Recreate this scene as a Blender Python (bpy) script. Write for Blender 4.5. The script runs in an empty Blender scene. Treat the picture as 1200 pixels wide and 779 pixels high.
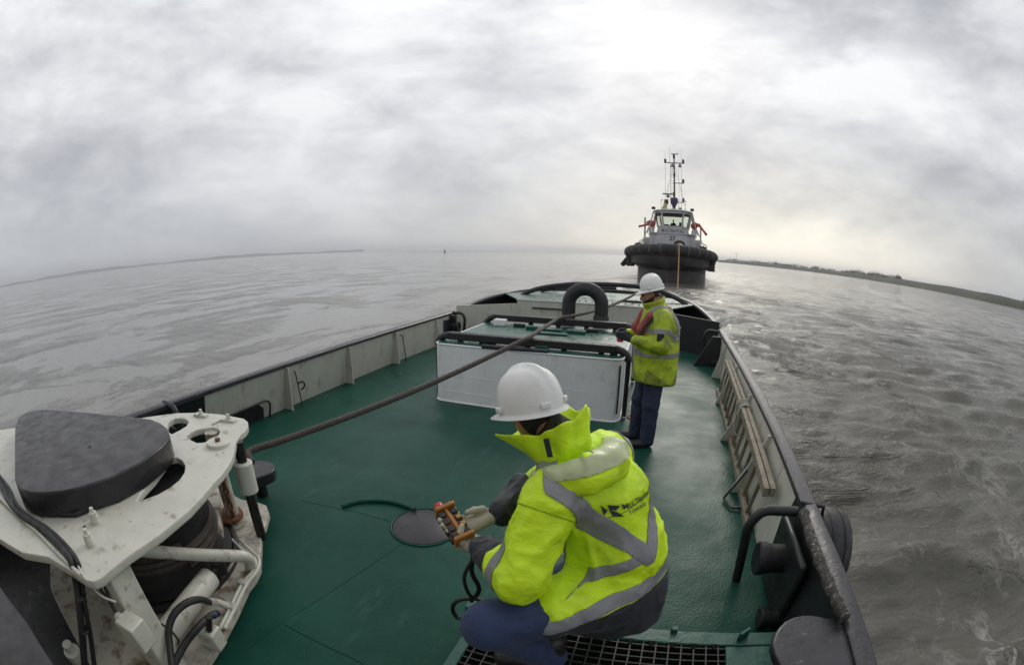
import bpy, bmesh, math, random
import numpy as np
from mathutils import Vector, Matrix
from mathutils.bvhtree import BVHTree
random.seed(7); np.random.seed(7)
scene = bpy.context.scene
COL = scene.collection
PI = math.pi
# World frame: X across the vessel, Y aft along its axis, Z up, deck at z = 0, metres.
# ------------------------------------------------------------------ camera
CAM_H, FPX, PITCH, ROLL, YAW = 2.05, 530.0, math.radians(10.35), math.radians(1.07), math.radians(18.5)
SEA_Z = -0.95
def camera_axes():
    cp, sp, cr, sr = math.cos(PITCH), math.sin(PITCH), math.cos(ROLL), math.sin(ROLL)
    fwd = np.array([0, cp, -sp]); up0 = np.array([0, sp, cp]); rt0 = np.array([1.0, 0, 0])
    rt = cr * rt0 + sr * up0; up = -sr * rt0 + cr * up0
    return rt, up, fwd
cY, sY = math.cos(YAW), math.sin(YAW)
RZ = np.array([[cY, -sY, 0], [sY, cY, 0], [0, 0, 1.0]])
CAM = RZ @ np.stack(camera_axes(), 1)
EYE = np.array([0, 0, CAM_H])
cam_data = bpy.data.cameras.new('camera')
cam = bpy.data.objects.new('camera', cam_data); COL.objects.link(cam)
cam.matrix_world = Matrix([[CAM[0, 0], CAM[0, 1], -CAM[0, 2], 0], [CAM[1, 0], CAM[1, 1], -CAM[1, 2], 0],
                           [CAM[2, 0], CAM[2, 1], -CAM[2, 2], CAM_H], [0, 0, 0, 1]])
cam_data.type = 'PANO'
pano = cam_data if hasattr(cam_data, 'panorama_type') else cam_data.cycles
pano.panorama_type = 'FISHEYE_EQUISOLID'
pano.fisheye_lens = FPX / 1200 * 36.0
pano.fisheye_fov = math.radians(300)
cam_data.sensor_width = 36.0
cam_data.sensor_fit = 'HORIZONTAL'
cam_data.clip_start = 0.02; cam_data.clip_end = 30000
scene.camera = cam
def ray(px, py):
    dx, dy = px - 600, -(py - 389.5); r = math.hypot(dx, dy)
    th = 2 * math.asin(min(1, r / (2 * FPX))); s = math.sin(th) / max(r, 1e-9)
    return CAM @ np.array([dx * s, dy * s, math.cos(th)])
def at(px, py, axis, val):
    """The point of the plane axis = val seen along one surveyed direction of the photograph."""
    d = ray(px, py); t = (val - EYE[axis]) / d[axis]
    return EYE + t * d
def cf(px, py, dist):
    """The same at a given horizontal distance ahead of the lens, in the lens-aligned frame."""
    d = RZ.T @ ray(px, py)
    return EYE + d * (dist / d[1])
# ------------------------------------------------------------------ light
SUN_AZ = math.radians(2.0)      # from +Y toward +X
SUN_EL = math.radians(30.0)
world = bpy.data.worlds.new('World'); scene.world = world; world.use_nodes = True
def build_world():
    nt = world.node_tree; nt.nodes.clear()
    N = nt.nodes.new; L = nt.links.new
    out = N('ShaderNodeOutputWorld')
    sky = N('ShaderNodeTexSky'); sky.sky_type = 'NISHITA'; sky.sun_disc = False
    sky.sun_elevation = SUN_EL; sky.sun_rotation = SUN_AZ
    bg1 = N('ShaderNodeBackground'); bg1.inputs[1].default_value = 0.07; L(sky.outputs[0], bg1.inputs[0])
    tc = N('ShaderNodeTexCoord')
    sep = N('ShaderNodeSeparateXYZ'); L(tc.outputs['Generated'], sep.inputs[0])
    def math_(op, a, b=None, clamp=False):
        m = N('ShaderNodeMath'); m.operation = op; m.use_clamp = clamp
        for i, v in enumerate((a, b)):
            if v is None: continue
            if isinstance(v, (int, float)): m.inputs[i].default_value = v
            else: L(v, m.inputs[i])
        return m.outputs[0]
    zc = math_('MAXIMUM', sep.outputs[2], 0.0)
    comb = N('ShaderNodeMapping'); comb.inputs['Scale'].default_value = (1.0, 1.0, 2.3); L(tc.outputs['Generated'], comb.inputs[0])
    def noise(scale, detail, rough, dist, off):
        mp = N('ShaderNodeMapping'); mp.inputs['Location'].default_value = off; L(comb.outputs[0], mp.inputs[0])
        n = N('ShaderNodeTexNoise'); n.inputs['Scale'].default_value = scale; n.inputs['Detail'].default_value = detail
        n.inputs['Roughness'].default_value = rough; n.inputs['Distortion'].default_value = dist
        L(mp.outputs[0], n.inputs['Vector']); return n.outputs[0]
    n1 = noise(1.4, 8, 0.55, 0.30, (3.1, 1.7, 0)); n2 = noise(4.0, 10, 0.60, 0.25, (7.3, 2.2, 4)); n3 = noise(1.0, 3, 0.5, 0.2, (1.2, 5.0, 2))
    s = math_('ADD', math_('MULTIPLY', n1, 0.50), math_('ADD', math_('MULTIPLY', n2, 0.36), math_('MULTIPLY', n3, 0.26)))
    ramp = N('ShaderNodeValToRGB'); L(s, ramp.inputs[0])
    e = ramp.color_ramp.elements
    e[0].position = 0.435; e[0].color = (0.43, 0.437, 0.472, 1)
    e[1].position = 0.655; e[1].color = (0.93, 0.933, 0.945, 1)
    for p, c in ((0.505, (0.575, 0.583, 0.615, 1)), (0.55, (0.68, 0.687, 0.712, 1)), (0.60, (0.80, 0.805, 0.825, 1))):
        q = e.new(p); q.color = c
    # overcast luminance grows with elevation; thin warm veil around the hidden sun near the horizon
    lum = math_('ADD', 0.85, math_('MULTIPLY', zc, 0.26))
    mulv = N('ShaderNodeMix'); mulv.data_type = 'RGBA'; mulv.blend_type = 'MULTIPLY'; mulv.inputs[0].default_value = 1
    cl = N('ShaderNodeCombineXYZ'); [L(lum, cl.inputs[i]) for i in range(3)]
    L(ramp.outputs[0], mulv.inputs[6]); L(cl.outputs[0], mulv.inputs[7])
    dot = N('ShaderNodeVectorMath'); dot.operation = 'DOT_PRODUCT'; L(tc.outputs['Generated'], dot.inputs[0])
    ge = math.radians(4); ga = math.radians(13)
    dot.inputs[1].default_value = (math.sin(ga) * math.cos(ge), math.cos(ga) * math.cos(ge), math.sin(ge))
    g = math_('POWER', math_('MAXIMUM', dot.outputs['Value'], 0.0), 6.0)
    low = math_('POWER', math_('SUBTRACT', 1.0, math_('MINIMUM', zc, 1.0)), 8.0)
    glow = math_('MULTIPLY', math_('MULTIPLY', g, low), math_('ADD', 0.25, math_('MULTIPLY', n2, 1.2)))
    mixg = N('ShaderNodeMix'); mixg.data_type = 'RGBA'; mixg.blend_type = 'MIX'; mixg.clamp_factor = True
    L(math_('MULTIPLY', glow, 1.9, True), mixg.inputs[0]); L(mulv.outputs[2], mixg.inputs[6]); mixg.inputs[7].default_value = (1.02, 0.97, 0.84, 1)
    # blue grey bank low down away from the sun
    away = math_('MULTIPLY', math_('POWER', math_('SUBTRACT', 1.0, math_('MINIMUM', zc, 1.0)), 6.5), math_('SUBTRACT', 1.0, g), True)
    mixb = N('ShaderNodeMix'); mixb.data_type = 'RGBA'
    L(math_('MULTIPLY', away, 0.8, True), mixb.inputs[0]); L(mixg.outputs[2], mixb.inputs[6]); mixb.inputs[7].default_value = (0.38, 0.40, 0.44, 1)
    bg2 = N('ShaderNodeBackground'); bg2.inputs[1].default_value = 1.0; L(mixb.outputs[2], bg2.inputs[0])
    mx = N('ShaderNodeMixShader'); mx.inputs[0].default_value = 0.94
    L(bg1.outputs[0], mx.inputs[1]); L(bg2.outputs[0], mx.inputs[2]); L(mx.outputs[0], out.inputs[0])
build_world()
sun_data = bpy.data.lights.new('sun', 'SUN'); sun_data.energy = 0.9; sun_data.angle = math.radians(25); sun_data.color = (1.0, 0.95, 0.86)
sun = bpy.data.objects.new('sun', sun_data); COL.objects.link(sun)
sdir = Vector((math.sin(SUN_AZ) * math.cos(SUN_EL), math.cos(SUN_AZ) * math.cos(SUN_EL), math.sin(SUN_EL)))
sun.rotation_euler = (-sdir).to_track_quat('-Z', 'Y').to_euler()
vs = scene.view_settings
vs.view_transform = 'Standard'; vs.look = 'None'; vs.exposure = 0.2; vs.gamma = 1.0; vs.use_curve_mapping = False
scene.cycles.max_bounces = 6
# ------------------------------------------------------------------ materials
def mat(name, color, rough=0.5, metal=0.0, var=0.12, scale=6.0, bump=0.0, bscale=60.0, coat=0.0, dirt=None, dirt_amt=0.0, dscale=3.0,
        dlo=0.5, dhi=0.62, rvar=0.15, spec=0.5, sheen=0.0, stretch=(1, 1, 1)):
    m = bpy.data.materials.new(name); m.use_nodes = True
    nt = m.node_tree; N = nt.nodes.new; L = nt.links.new
    b = nt.nodes['Principled BSDF']
    b.inputs['Metallic'].default_value = metal
    b.inputs['Specular IOR Level'].default_value = spec
    b.inputs['Coat Weight'].default_value = coat; b.inputs['Coat Roughness'].default_value = 0.15
    if sheen: b.inputs['Sheen Weight'].default_value = sheen
    tc = N('ShaderNodeTexCoord'); mp = N('ShaderNodeMapping'); L(tc.outputs['Object'], mp.inputs[0]); mp.inputs['Scale'].default_value = stretch
    def noise(sc, det=5.0, ro=0.6):
        n = N('ShaderNodeTexNoise'); n.inputs['Scale'].default_value = sc; n.inputs['Detail'].default_value = det; n.inputs['Roughness'].default_value = ro
        L(mp.outputs[0], n.inputs['Vector']); return n.outputs[0]
    n = noise(scale)
    r = N('ShaderNodeValToRGB'); L(n, r.inputs[0])
    c = np.array(color)
    r.color_ramp.elements[0].position = 0.3; r.color_ramp.elements[0].color = (*np.clip(c * (1 - var), 0, 1), 1)
    r.color_ramp.elements[1].position = 0.7; r.color_ramp.elements[1].color = (*np.clip(c * (1 + var), 0, 1), 1)
    col = r.outputs[0]
    if dirt is not None:
        dn = noise(dscale, 8.0, 0.65)
        dr = N('ShaderNodeMapRange'); dr.inputs[1].default_value = dlo; dr.inputs[2].default_value = dhi; dr.inputs[4].default_value = dirt_amt; L(dn, dr.inputs[0])
        mx = N('ShaderNodeMix'); mx.data_type = 'RGBA'; L(dr.outputs[0], mx.inputs[0]); L(col, mx.inputs[6]); mx.inputs[7].default_value = (*dirt, 1)
        col = mx.outputs[2]
    L(col, b.inputs['Base Color'])
    rr = N('ShaderNodeMapRange'); rr.inputs[3].default_value = max(0.02, rough - rvar); rr.inputs[4].default_value = min(1, rough + rvar)
    rr.inputs[1].default_value = 0.3; rr.inputs[2].default_value = 0.7
    L(noise(scale * 1.7 + 1.3), rr.inputs[0]); L(rr.outputs[0], b.inputs['Roughness'])
    if bump > 0:
        bp = N('ShaderNodeBump'); bp.inputs['Strength'].default_value = 1.0; bp.inputs['Distance'].default_value = bump
        L(noise(bscale, 4.0), bp.inputs['Height']); L(bp.outputs[0], b.inputs['Normal'])
    return m
M = {}
M['casing'] = mat('white_paint', (0.72, 0.73, 0.74), 0.38, var=0.06, scale=3, bump=0.012, bscale=2.6, dirt=(0.34, 0.29, 0.23), dirt_amt=0.5, dscale=4, dlo=0.55, dhi=0.75, stretch=(1, 1, .55))
M['cream'] = mat('cream_paint', (0.44, 0.44, 0.385), 0.45, var=0.07, scale=4, bump=0.004, bscale=6, dirt=(0.20, 0.14, 0.09), dirt_amt=0.65, dscale=7, dlo=0.55, dhi=0.72, stretch=(1, 1, .4))
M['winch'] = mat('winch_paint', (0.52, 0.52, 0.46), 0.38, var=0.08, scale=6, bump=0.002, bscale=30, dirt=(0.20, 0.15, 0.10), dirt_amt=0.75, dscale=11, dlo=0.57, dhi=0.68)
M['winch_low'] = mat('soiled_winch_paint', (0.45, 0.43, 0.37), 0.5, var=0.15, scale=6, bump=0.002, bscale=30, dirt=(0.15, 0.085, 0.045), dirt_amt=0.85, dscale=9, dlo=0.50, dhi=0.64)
M['rubber'] = mat('black_rubber', (0.013, 0.013, 0.0145), 0.55, var=0.3, scale=10, bump=0.002, bscale=50, rvar=0.2)
M['pad'] = mat('slate_rubber_pad', (0.017, 0.0155, 0.019), 0.36, var=0.12, scale=5, bump=0.0003, bscale=60, dirt=(0.014, 0.013, 0.014), dirt_amt=0.7, dscale=14, dlo=0.58, dhi=0.66, rvar=0.16)
M['rail'] = mat('black_rail_paint', (0.030, 0.028, 0.034), 0.36, var=0.2, scale=9, bump=0.002, bscale=40, dirt=(0.2, 0.2, 0.19), dirt_amt=0.35, dscale=20, dlo=0.6, dhi=0.7)
M['blackpaint'] = mat('black_paint', (0.012, 0.0125, 0.014), 0.4, var=0.25, scale=9, bump=0.001, bscale=40)
M['chafe'] = mat('chafed_rope_cover', (0.045, 0.040, 0.036), 0.9, var=0.5, scale=45, bump=0.010, bscale=90, dirt=(0.30, 0.28, 0.26), dirt_amt=0.9, dscale=38, dlo=.54, dhi=.66)
M['greentrim'] = mat('green_trim_paint', (0.013, 0.078, 0.056), 0.32, var=0.15, scale=5, bump=0.002, bscale=30, dirt=(0.12, 0.2, 0.16), dirt_amt=0.4, dscale=9, dlo=0.58, dhi=0.7)
M['steel'] = mat('dark_steel', (0.034, 0.032, 0.030), 0.4, metal=0.5, var=0.3, scale=14, bump=0.001, bscale=60)
M['rust'] = mat('rusty_steel', (0.16, 0.065, 0.03), 0.85, var=0.5, scale=25, bump=0.003, bscale=60)
M['rope'] = mat('wire_rope', (0.055, 0.044, 0.037), 0.65, var=0.4, scale=30, bump=0.001, bscale=200)
M['towline'] = mat('orange_towline', (0.30, 0.17, 0.07), 0.8, var=0.2, scale=10)
M['hivis'] = mat('hi_vis_yellow_fabric', (0.60, 0.85, 0.010), 0.55, var=0.06, scale=5, bump=0.008, bscale=13, dirt=(0.34, 0.50, 0.03), dirt_amt=0.55, dscale=7, dlo=.52, dhi=.7, stretch=(1, 1, 1.9))
M['hivis_old'] = mat('worn_hi_vis_fabric', (0.38, 0.49, 0.015), 0.6, var=0.12, scale=6, bump=0.010, bscale=11, dirt=(0.10, 0.12, 0.03), dirt_amt=0.8, dscale=4.5, dlo=0.46, dhi=0.66)
M['soil'] = mat('soiled_hi_vis_fabric', (0.19, 0.225, 0.022), 0.7, var=0.4, scale=9, bump=0.010, bscale=11)
M['tape'] = mat('grey_reflective_tape', (0.23, 0.23, 0.245), 0.42, var=0.08, scale=14, bump=0.002, bscale=25)
M['tape_pale'] = mat('pale_reflective_tape', (0.47, 0.52, 0.30), 0.45, var=0.08, scale=14, bump=0.002, bscale=25)
M['navy'] = mat('navy_fabric', (0.016, 0.019, 0.026), 0.7, var=0.2, scale=8, bump=0.008, bscale=12, sheen=0.1)
M['denim'] = mat('blue_work_trousers', (0.022, 0.038, 0.10), 0.8, var=0.2, scale=8, bump=0.006, bscale=16, sheen=0.1)
M['denim_dark'] = mat('dark_blue_work_trousers', (0.018, 0.026, 0.055), 0.8, var=0.2, scale=8, bump=0.006, bscale=16)
M['helmet'] = mat('white_helmet_plastic', (0.74, 0.74, 0.72), 0.3, var=0.03, scale=9, dirt=(0.45, 0.44, 0.40), dirt_amt=0.4, dscale=22, dlo=0.63, dhi=0.72, rvar=0.08)
M['skin'] = mat('skin', (0.42, 0.20, 0.145), 0.5, var=0.1, scale=20)
M['hair'] = mat('dark_hair', (0.015, 0.013, 0.012), 0.7, var=0.4, scale=60, bump=0.004, bscale=120)
M['glove'] = mat('pale_work_glove', (0.43, 0.40, 0.32), 0.8, var=0.12, scale=25, bump=0.002, bscale=60, dirt=(0.2, 0.18, 0.14), dirt_amt=0.6, dscale=18, dlo=0.52, dhi=0.68)
M['boot'] = mat('black_boot_leather', (0.02, 0.018, 0.016), 0.5, var=0.3, scale=20, bump=0.001, bscale=60)
M['orange'] = mat('orange_plastic', (0.36, 0.145, 0.022), 0.4, var=0.12, scale=25, dirt=(0.1, 0.05, 0.02), dirt_amt=0.6, dscale=40, dlo=0.55, dhi=0.7)
M['button'] = mat('black_button_plastic', (0.018, 0.017, 0.016), 0.4, var=0.2)
M['yellowkey'] = mat('amber_key_plastic', (0.45, 0.22, 0.04), 0.45, var=0.15)
M['red'] = mat('red_plastic', (0.55, 0.04, 0.05), 0.4, var=0.1)
M['redpaint'] = mat('red_oxide_paint', (0.33, 0.05, 0.035), 0.5, var=0.25, scale=12)
M['vest'] = mat('red_life_vest_fabric', (0.27, 0.05, 0.04), 0.65, var=0.12, scale=12, bump=0.004, bscale=18)
M['wood'] = mat('weathered_ladder_timber', (0.23, 0.20, 0.15), 0.75, var=0.2, scale=12, bump=0.002, bscale=50, dirt=(0.13, 0.11, 0.08), dirt_amt=0.6, dscale=10)
M['palerope'] = mat('pale_fibre_rope', (0.36, 0.34, 0.28), 0.85, var=0.3, scale=40, bump=0.002, bscale=120)
M['tughull'] = mat('tug_hull_black', (0.018, 0.017, 0.018), 0.5, var=0.25, scale=0.8, dirt=(0.07, 0.05, 0.04), dirt_amt=0.5, dscale=0.7)
M['tugfender'] = mat('fender_rubber', (0.024, 0.022, 0.021), 0.75, var=0.3, scale=2, bump=0.02, bscale=6)
M['seam'] = mat('hi_vis_seam', (0.30, 0.42, 0.01), 0.7)
M['tugstrap'] = mat('worn_fender_strap', (0.12, 0.11, 0.10), 0.8, var=0.3, scale=4)
M['tugwhite'] = mat('tug_white_paint', (0.47, 0.48, 0.49), 0.45, var=0.06, scale=1.5, dirt=(0.35, 0.32, 0.28), dirt_amt=0.4, dscale=1.2)
M['tuggreen'] = mat('tug_grey_green_paint', (0.30, 0.34, 0.29), 0.5, var=0.1, scale=2)
M['tugred'] = mat('tug_red_paint', (0.42, 0.055, 0.05), 0.5, var=0.15, scale=3)
M['tugyellow'] = mat('tug_yellow_paint', (0.50, 0.45, 0.10), 0.5, var=0.15, scale=3)
M['violet'] = mat('dark_violet_paint', (0.055, 0.05, 0.12), 0.5, var=0.15, scale=3)
M['mastgrey'] = mat('mast_grey_paint', (0.14, 0.14, 0.145), 0.5, var=0.1, scale=3)
M['ink'] = mat('dark_lettering', (0.018, 0.03, 0.05), 0.5, var=0.1)
M['darkroom'] = mat('dark_interior', (0.03, 0.033, 0.03), 0.8, var=0.1)
M['buoy'] = mat('dark_buoy_paint', (0.06, 0.05, 0.05), 0.6)
M['turbine'] = mat('turbine_white', (0.55, 0.56, 0.58), 0.5)
def glass_mat():
    m = bpy.data.materials.new('window_glass'); m.use_nodes = True
    b = m.node_tree.nodes['Principled BSDF']
    b.inputs['Base Color'].default_value = (0.55, 0.62, 0.56, 1); b.inputs['Roughness'].default_value = 0.03
    b.inputs['Transmission Weight'].default_value = 1.0; b.inputs['IOR'].default_value = 1.05
    return m
M['glass'] = glass_mat()
def deck_mat():
    m = bpy.data.materials.new('green_deck_paint'); m.use_nodes = True
    nt = m.node_tree; N = nt.nodes.new; L = nt.links.new; b = nt.nodes['Principled BSDF']
    tc = N('ShaderNodeTexCoord')
    def noise(sc, det=6.0, ro=0.6, vec=None):
        n = N('ShaderNodeTexNoise'); n.inputs['Scale'].default_value = sc; n.inputs['Detail'].default_value = det; n.inputs['Roughness'].default_value = ro
        L(vec or tc.outputs['Object'], n.inputs['Vector']); return n.outputs[0]
    r = N('ShaderNodeValToRGB'); L(noise(1.3, 8, 0.65), r.inputs[0])
    e = r.color_ramp.elements
    e[0].position = 0.3; e[0].color = (0.006, 0.043, 0.030, 1); e[1].position = 0.72; e[1].color = (0.014, 0.076, 0.053, 1)
    d = N('ShaderNodeMapRange'); d.inputs[1].default_value = 0.60; d.inputs[2].default_value = 0.74; d.inputs[4].default_value = 0.55; L(noise(5.5, 9, 0.7), d.inputs[0])
    mx = N('ShaderNodeMix'); mx.data_type = 'RGBA'; L(d.outputs[0], mx.inputs[0]); L(r.outputs[0], mx.inputs[6]); mx.inputs[7].default_value = (0.012, 0.04, 0.032, 1)
    mpp = N('ShaderNodeMapping'); mpp.inputs['Scale'].default_value = (5.0, 0.9, 1); mpp.inputs['Rotation'].default_value = (0, 0, .25); L(tc.outputs['Object'], mpp.inputs[0])
    sc = N('ShaderNodeMapRange'); sc.inputs[1].default_value = 0.56; sc.inputs[2].default_value = 0.70; sc.inputs[4].default_value = 0.5; L(noise(1.6, 10, 0.75, mpp.outputs[0]), sc.inputs[0])
    m2 = N('ShaderNodeMix'); m2.data_type = 'RGBA'; L(sc.outputs[0], m2.inputs[0]); L(mx.outputs[2], m2.inputs[6]); m2.inputs[7].default_value = (0.05, 0.115, 0.088, 1)
    ru = N('ShaderNodeMapRange'); ru.inputs[1].default_value = 0.66; ru.inputs[2].default_value = 0.74; ru.inputs[4].default_value = 0.7; L(noise(9.0, 6, 0.7), ru.inputs[0])
    m3 = N('ShaderNodeMix'); m3.data_type = 'RGBA'; L(ru.outputs[0], m3.inputs[0]); L(m2.outputs[2], m3.inputs[6]); m3.inputs[7].default_value = (0.055, 0.035, 0.02, 1)
    L(m3.outputs[2], b.inputs['Base Color'])
    rr = N('ShaderNodeMapRange'); rr.inputs[1].default_value = 0.35; rr.inputs[2].default_value = 0.66; rr.inputs[3].default_value = 0.26; rr.inputs[4].default_value = 0.50
    L(noise(0.9, 6, 0.6), rr.inputs[0]); L(rr.outputs[0], b.inputs['Roughness'])
    b.inputs['Specular IOR Level'].default_value = 0.13
    fine = N('ShaderNodeTexVoronoi'); fine.inputs['Scale'].default_value = 55; L(tc.outputs['Object'], fine.inputs['Vector'])
    add = N('ShaderNodeMath'); add.operation = 'MULTIPLY_ADD'; L(noise(38, 4, 0.7), add.inputs[0]); add.inputs[1].default_value = 1.0; L(fine.outputs['Distance'], add.inputs[2])
    b1 = N('ShaderNodeBump'); b1.inputs['Strength'].default_value = 0.8; b1.inputs['Distance'].default_value = 0.0014; L(add.outputs[0], b1.inputs['Height'])
    b2 = N('ShaderNodeBump'); b2.inputs['Strength'].default_value = 0.5; b2.inputs['Distance'].default_value = 0.03; L(noise(2.2, 2, 0.5), b2.inputs['Height'])
    L(b1.outputs[0], b2.inputs['Normal']); L(b2.outputs[0], b.inputs['Normal'])
    return m
M['deck'] = deck_mat()
# ------------------------------------------------------------------ geometry helpers
class Geo:
    def __init__(self): self.v = []; self.f = []
    def add(self, v, f):
        o = len(self.v); self.v += [tuple(map(float, p)) for p in v]; self.f += [tuple(o + i for i in q) for q in f]; return self
    def box(self, c, s, rot=None):
        x, y, z = (q / 2 for q in s)
        p = np.array([(-x, -y, -z), (x, -y, -z), (x, y, -z), (-x, y, -z), (-x, -y, z), (x, -y, z), (x, y, z), (-x, y, z)])
        if rot is not None: p = p @ np.array(rot).T
        return self.add(p + np.array(c), [(0, 3, 2, 1), (4, 5, 6, 7), (0, 1, 5, 4), (1, 2, 6, 5), (2, 3, 7, 6), (3, 0, 4, 7)])
    def beam(self, a, b, w, h, up=(0, 0, 1)):
        a, b = np.array(a, float), np.array(b, float); d = b - a; n = np.linalg.norm(d); d /= n
        s = np.cross(d, up); s /= max(np.linalg.norm(s), 1e-9); u = np.cross(s, d)
        return self.box((a + b) / 2, (w, n, h), np.stack([s, d, u], 1))
    def tube(self, path, r, n=12, caps=True, closed=False):
        P = np.array(path, float); k = len(P)
        rr = np.full(k, r) if np.isscalar(r) else np.array(r, float)
        T = np.roll(P, -1, 0) - np.roll(P, 1, 0)
        if not closed: T[0] = P[1] - P[0]; T[-1] = P[-1] - P[-2]
        T /= np.maximum(np.linalg.norm(T, axis=1), 1e-9)[:, None]
        ref = np.array([0, 0, 1.0]) if abs(T[0][2]) < 0.9 else np.array([1.0, 0, 0])
        a = np.cross(T[0], ref); a /= np.linalg.norm(a); V = []
        ang = np.linspace(0, 2 * PI, n, endpoint=False)
        for i in range(k):
            a = a - T[i] * np.dot(a, T[i]); a /= max(np.linalg.norm(a), 1e-9); b = np.cross(T[i], a)
            V += list(P[i] + rr[i] * (np.cos(ang)[:, None] * a + np.sin(ang)[:, None] * b))
        F = []
        for i in range(k if closed else k - 1):
            j = (i + 1) % k
            F += [(i * n + q, i * n + (q + 1) % n, j * n + (q + 1) % n, j * n + q) for q in range(n)]
        if caps and not closed: F += [tuple(range(n - 1, -1, -1)), tuple((k - 1) * n + q for q in range(n))]
        return self.add(V, F)
    def cyl(self, a, b, r, n=20, r2=None): return self.tube([a, b], [r, r if r2 is None else r2], n)
    def lathe(self, prof, c, axis=(0, 0, 1), n=32):
        ax = np.array(axis, float); ax /= np.linalg.norm(ax)
        ref = np.array([1.0, 0, 0]) if abs(ax[0]) < 0.9 else np.array([0, 1.0, 0])
        s = np.cross(ax, ref); s /= np.linalg.norm(s); t = np.cross(ax, s)
        V = []; ang = np.linspace(0, 2 * PI, n, endpoint=False)
        for r, h in prof: V += list(np.array(c) + ax * h + max(r, 1e-4) * (np.cos(ang)[:, None] * s + np.sin(ang)[:, None] * t))
        F = []
        for i in range(len(prof) - 1): F += [(i * n + q, i * n + (q + 1) % n, (i + 1) * n + (q + 1) % n, (i + 1) * n + q) for q in range(n)]
        F += [tuple(range(n - 1, -1, -1)), tuple((len(prof) - 1) * n + q for q in range(n))]
        return self.add(V, F)
    def prism(self, pts, z0, z1):
        n = len(pts); V = [(p[0], p[1], z0) for p in pts] + [(p[0], p[1], z1) for p in pts]
        return self.add(V, [tuple(range(n - 1, -1, -1)), tuple(range(n, 2 * n))] + [(i, (i + 1) % n, n + (i + 1) % n, n + i) for i in range(n)])
    def ell(self, c, r, n=14, m=9, rot=None):
        V = []; F = []
        for i in range(m + 1):
            t = PI * i / m
            for q in range(n):
                a = 2 * PI * q / n; V.append((math.sin(t) * math.cos(a) * r[0], math.sin(t) * math.sin(a) * r[1], math.cos(t) * r[2]))
        for i in range(m):
            F += [(i * n + q, (i + 1) * n + q, (i + 1) * n + (q + 1) % n, i * n + (q + 1) % n) for q in range(n)]
        V = np.array(V)
        if rot is not None: V = V @ np.array(rot).T
        return self.add(V + np.array(c), F)
def curve(pts, per=8, closed=False):
    """Catmull-Rom path through the points."""
    P = [np.array(p, float) for p in pts]; n = len(P); out = []
    g = (lambda i: P[i % n]) if closed else (lambda i: P[min(max(i, 0), n - 1)])
    for i in range(n if closed else n - 1):
        p0, p1, p2, p3 = g(i - 1), g(i), g(i + 1), g(i + 2)
        for k in range(per):
            t = k / per
            out.append(0.5 * (2 * p1 + (p2 - p0) * t + (2 * p0 - 5 * p1 + 4 * p2 - p3) * t * t + (3 * p1 - p0 - 3 * p2 + p3) * t ** 3))
    if not closed: out.append(P[-1])
    return out
def fillet(pts, rad=0.06, k=5):
    """Polyline with its corners rounded."""
    P = [np.array(p, float) for p in pts]; out = [P[0]]
    for a, b, c in zip(P, P[1:], P[2:]):
        u, v = a - b, c - b; lu, lv = np.linalg.norm(u), np.linalg.norm(v); r = min(rad, lu * 0.48, lv * 0.48)
        s, e = b + u / lu * r, b + v / lv * r
        for i in range(k + 1):
            t = i / k; out.append((1 - t) ** 2 * s + 2 * t * (1 - t) * b + t * t * e)
    return out + [P[-1]]
def link_mesh(name, me, m, parent=None, smooth=True, bevel=0.0, seg=2, angle=35):
    if m is not None: me.materials.append(m)
    o = bpy.data.objects.new(name, me); COL.objects.link(o)
    if parent is not None: o.parent = parent
    if smooth:
        me.polygons.foreach_set('use_smooth', [True] * len(me.polygons))
        try: me.set_sharp_from_angle(angle=math.radians(angle))
        except Exception: pass
    if bevel > 0:
        b = o.modifiers.new('bevel', 'BEVEL'); b.width = bevel; b.segments = seg; b.limit_method = 'ANGLE'; b.angle_limit = math.radians(40)
    return o
def root_origin(parent):
    o = np.zeros(3)
    while parent is not None:
        o = o + np.array(parent.location); parent = parent.parent
    return o
def obj(name, g, m, parent=None, smooth=True, bevel=0.0, seg=2, angle=35, origin=None):
    V = np.array(g.v)
    if parent is None:
        o0 = np.array(origin) if origin is not None else np.array([V[:, 0].mean(), V[:, 1].mean(), V[:, 2].min()])
    else: o0 = root_origin(parent)
    me = bpy.data.meshes.new(name); me.from_pydata((V - o0).tolist(), [], g.f); me.update()
    bm = bmesh.new(); bm.from_mesh(me); bmesh.ops.recalc_face_normals(bm, faces=bm.faces); bm.to_mesh(me); bm.free()
    o = link_mesh(name, me, m, parent, smooth, bevel, seg, angle)
    if parent is None: o.location = o0
    return o
def tag(o, label=None, cat=None, group=None, kind=None):
    if label: o['label'] = label
    if cat: o['category'] = cat
    if group: o['group'] = group
    if kind: o['kind'] = kind
    return o
def thing(name, loc, label, cat, group=None):
    o = bpy.data.objects.new(name, None); COL.objects.link(o); o.location = tuple(map(float, loc)); o.empty_display_size = 0.1
    return tag(o, label, cat, group)
def dup(o, parent=None):
    c = o.copy(); COL.objects.link(c)
    if parent is not None: c.parent = parent
    for ch in [x for x in COL.objects if x.parent == o]: dup(ch, c)
    return c
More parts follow.
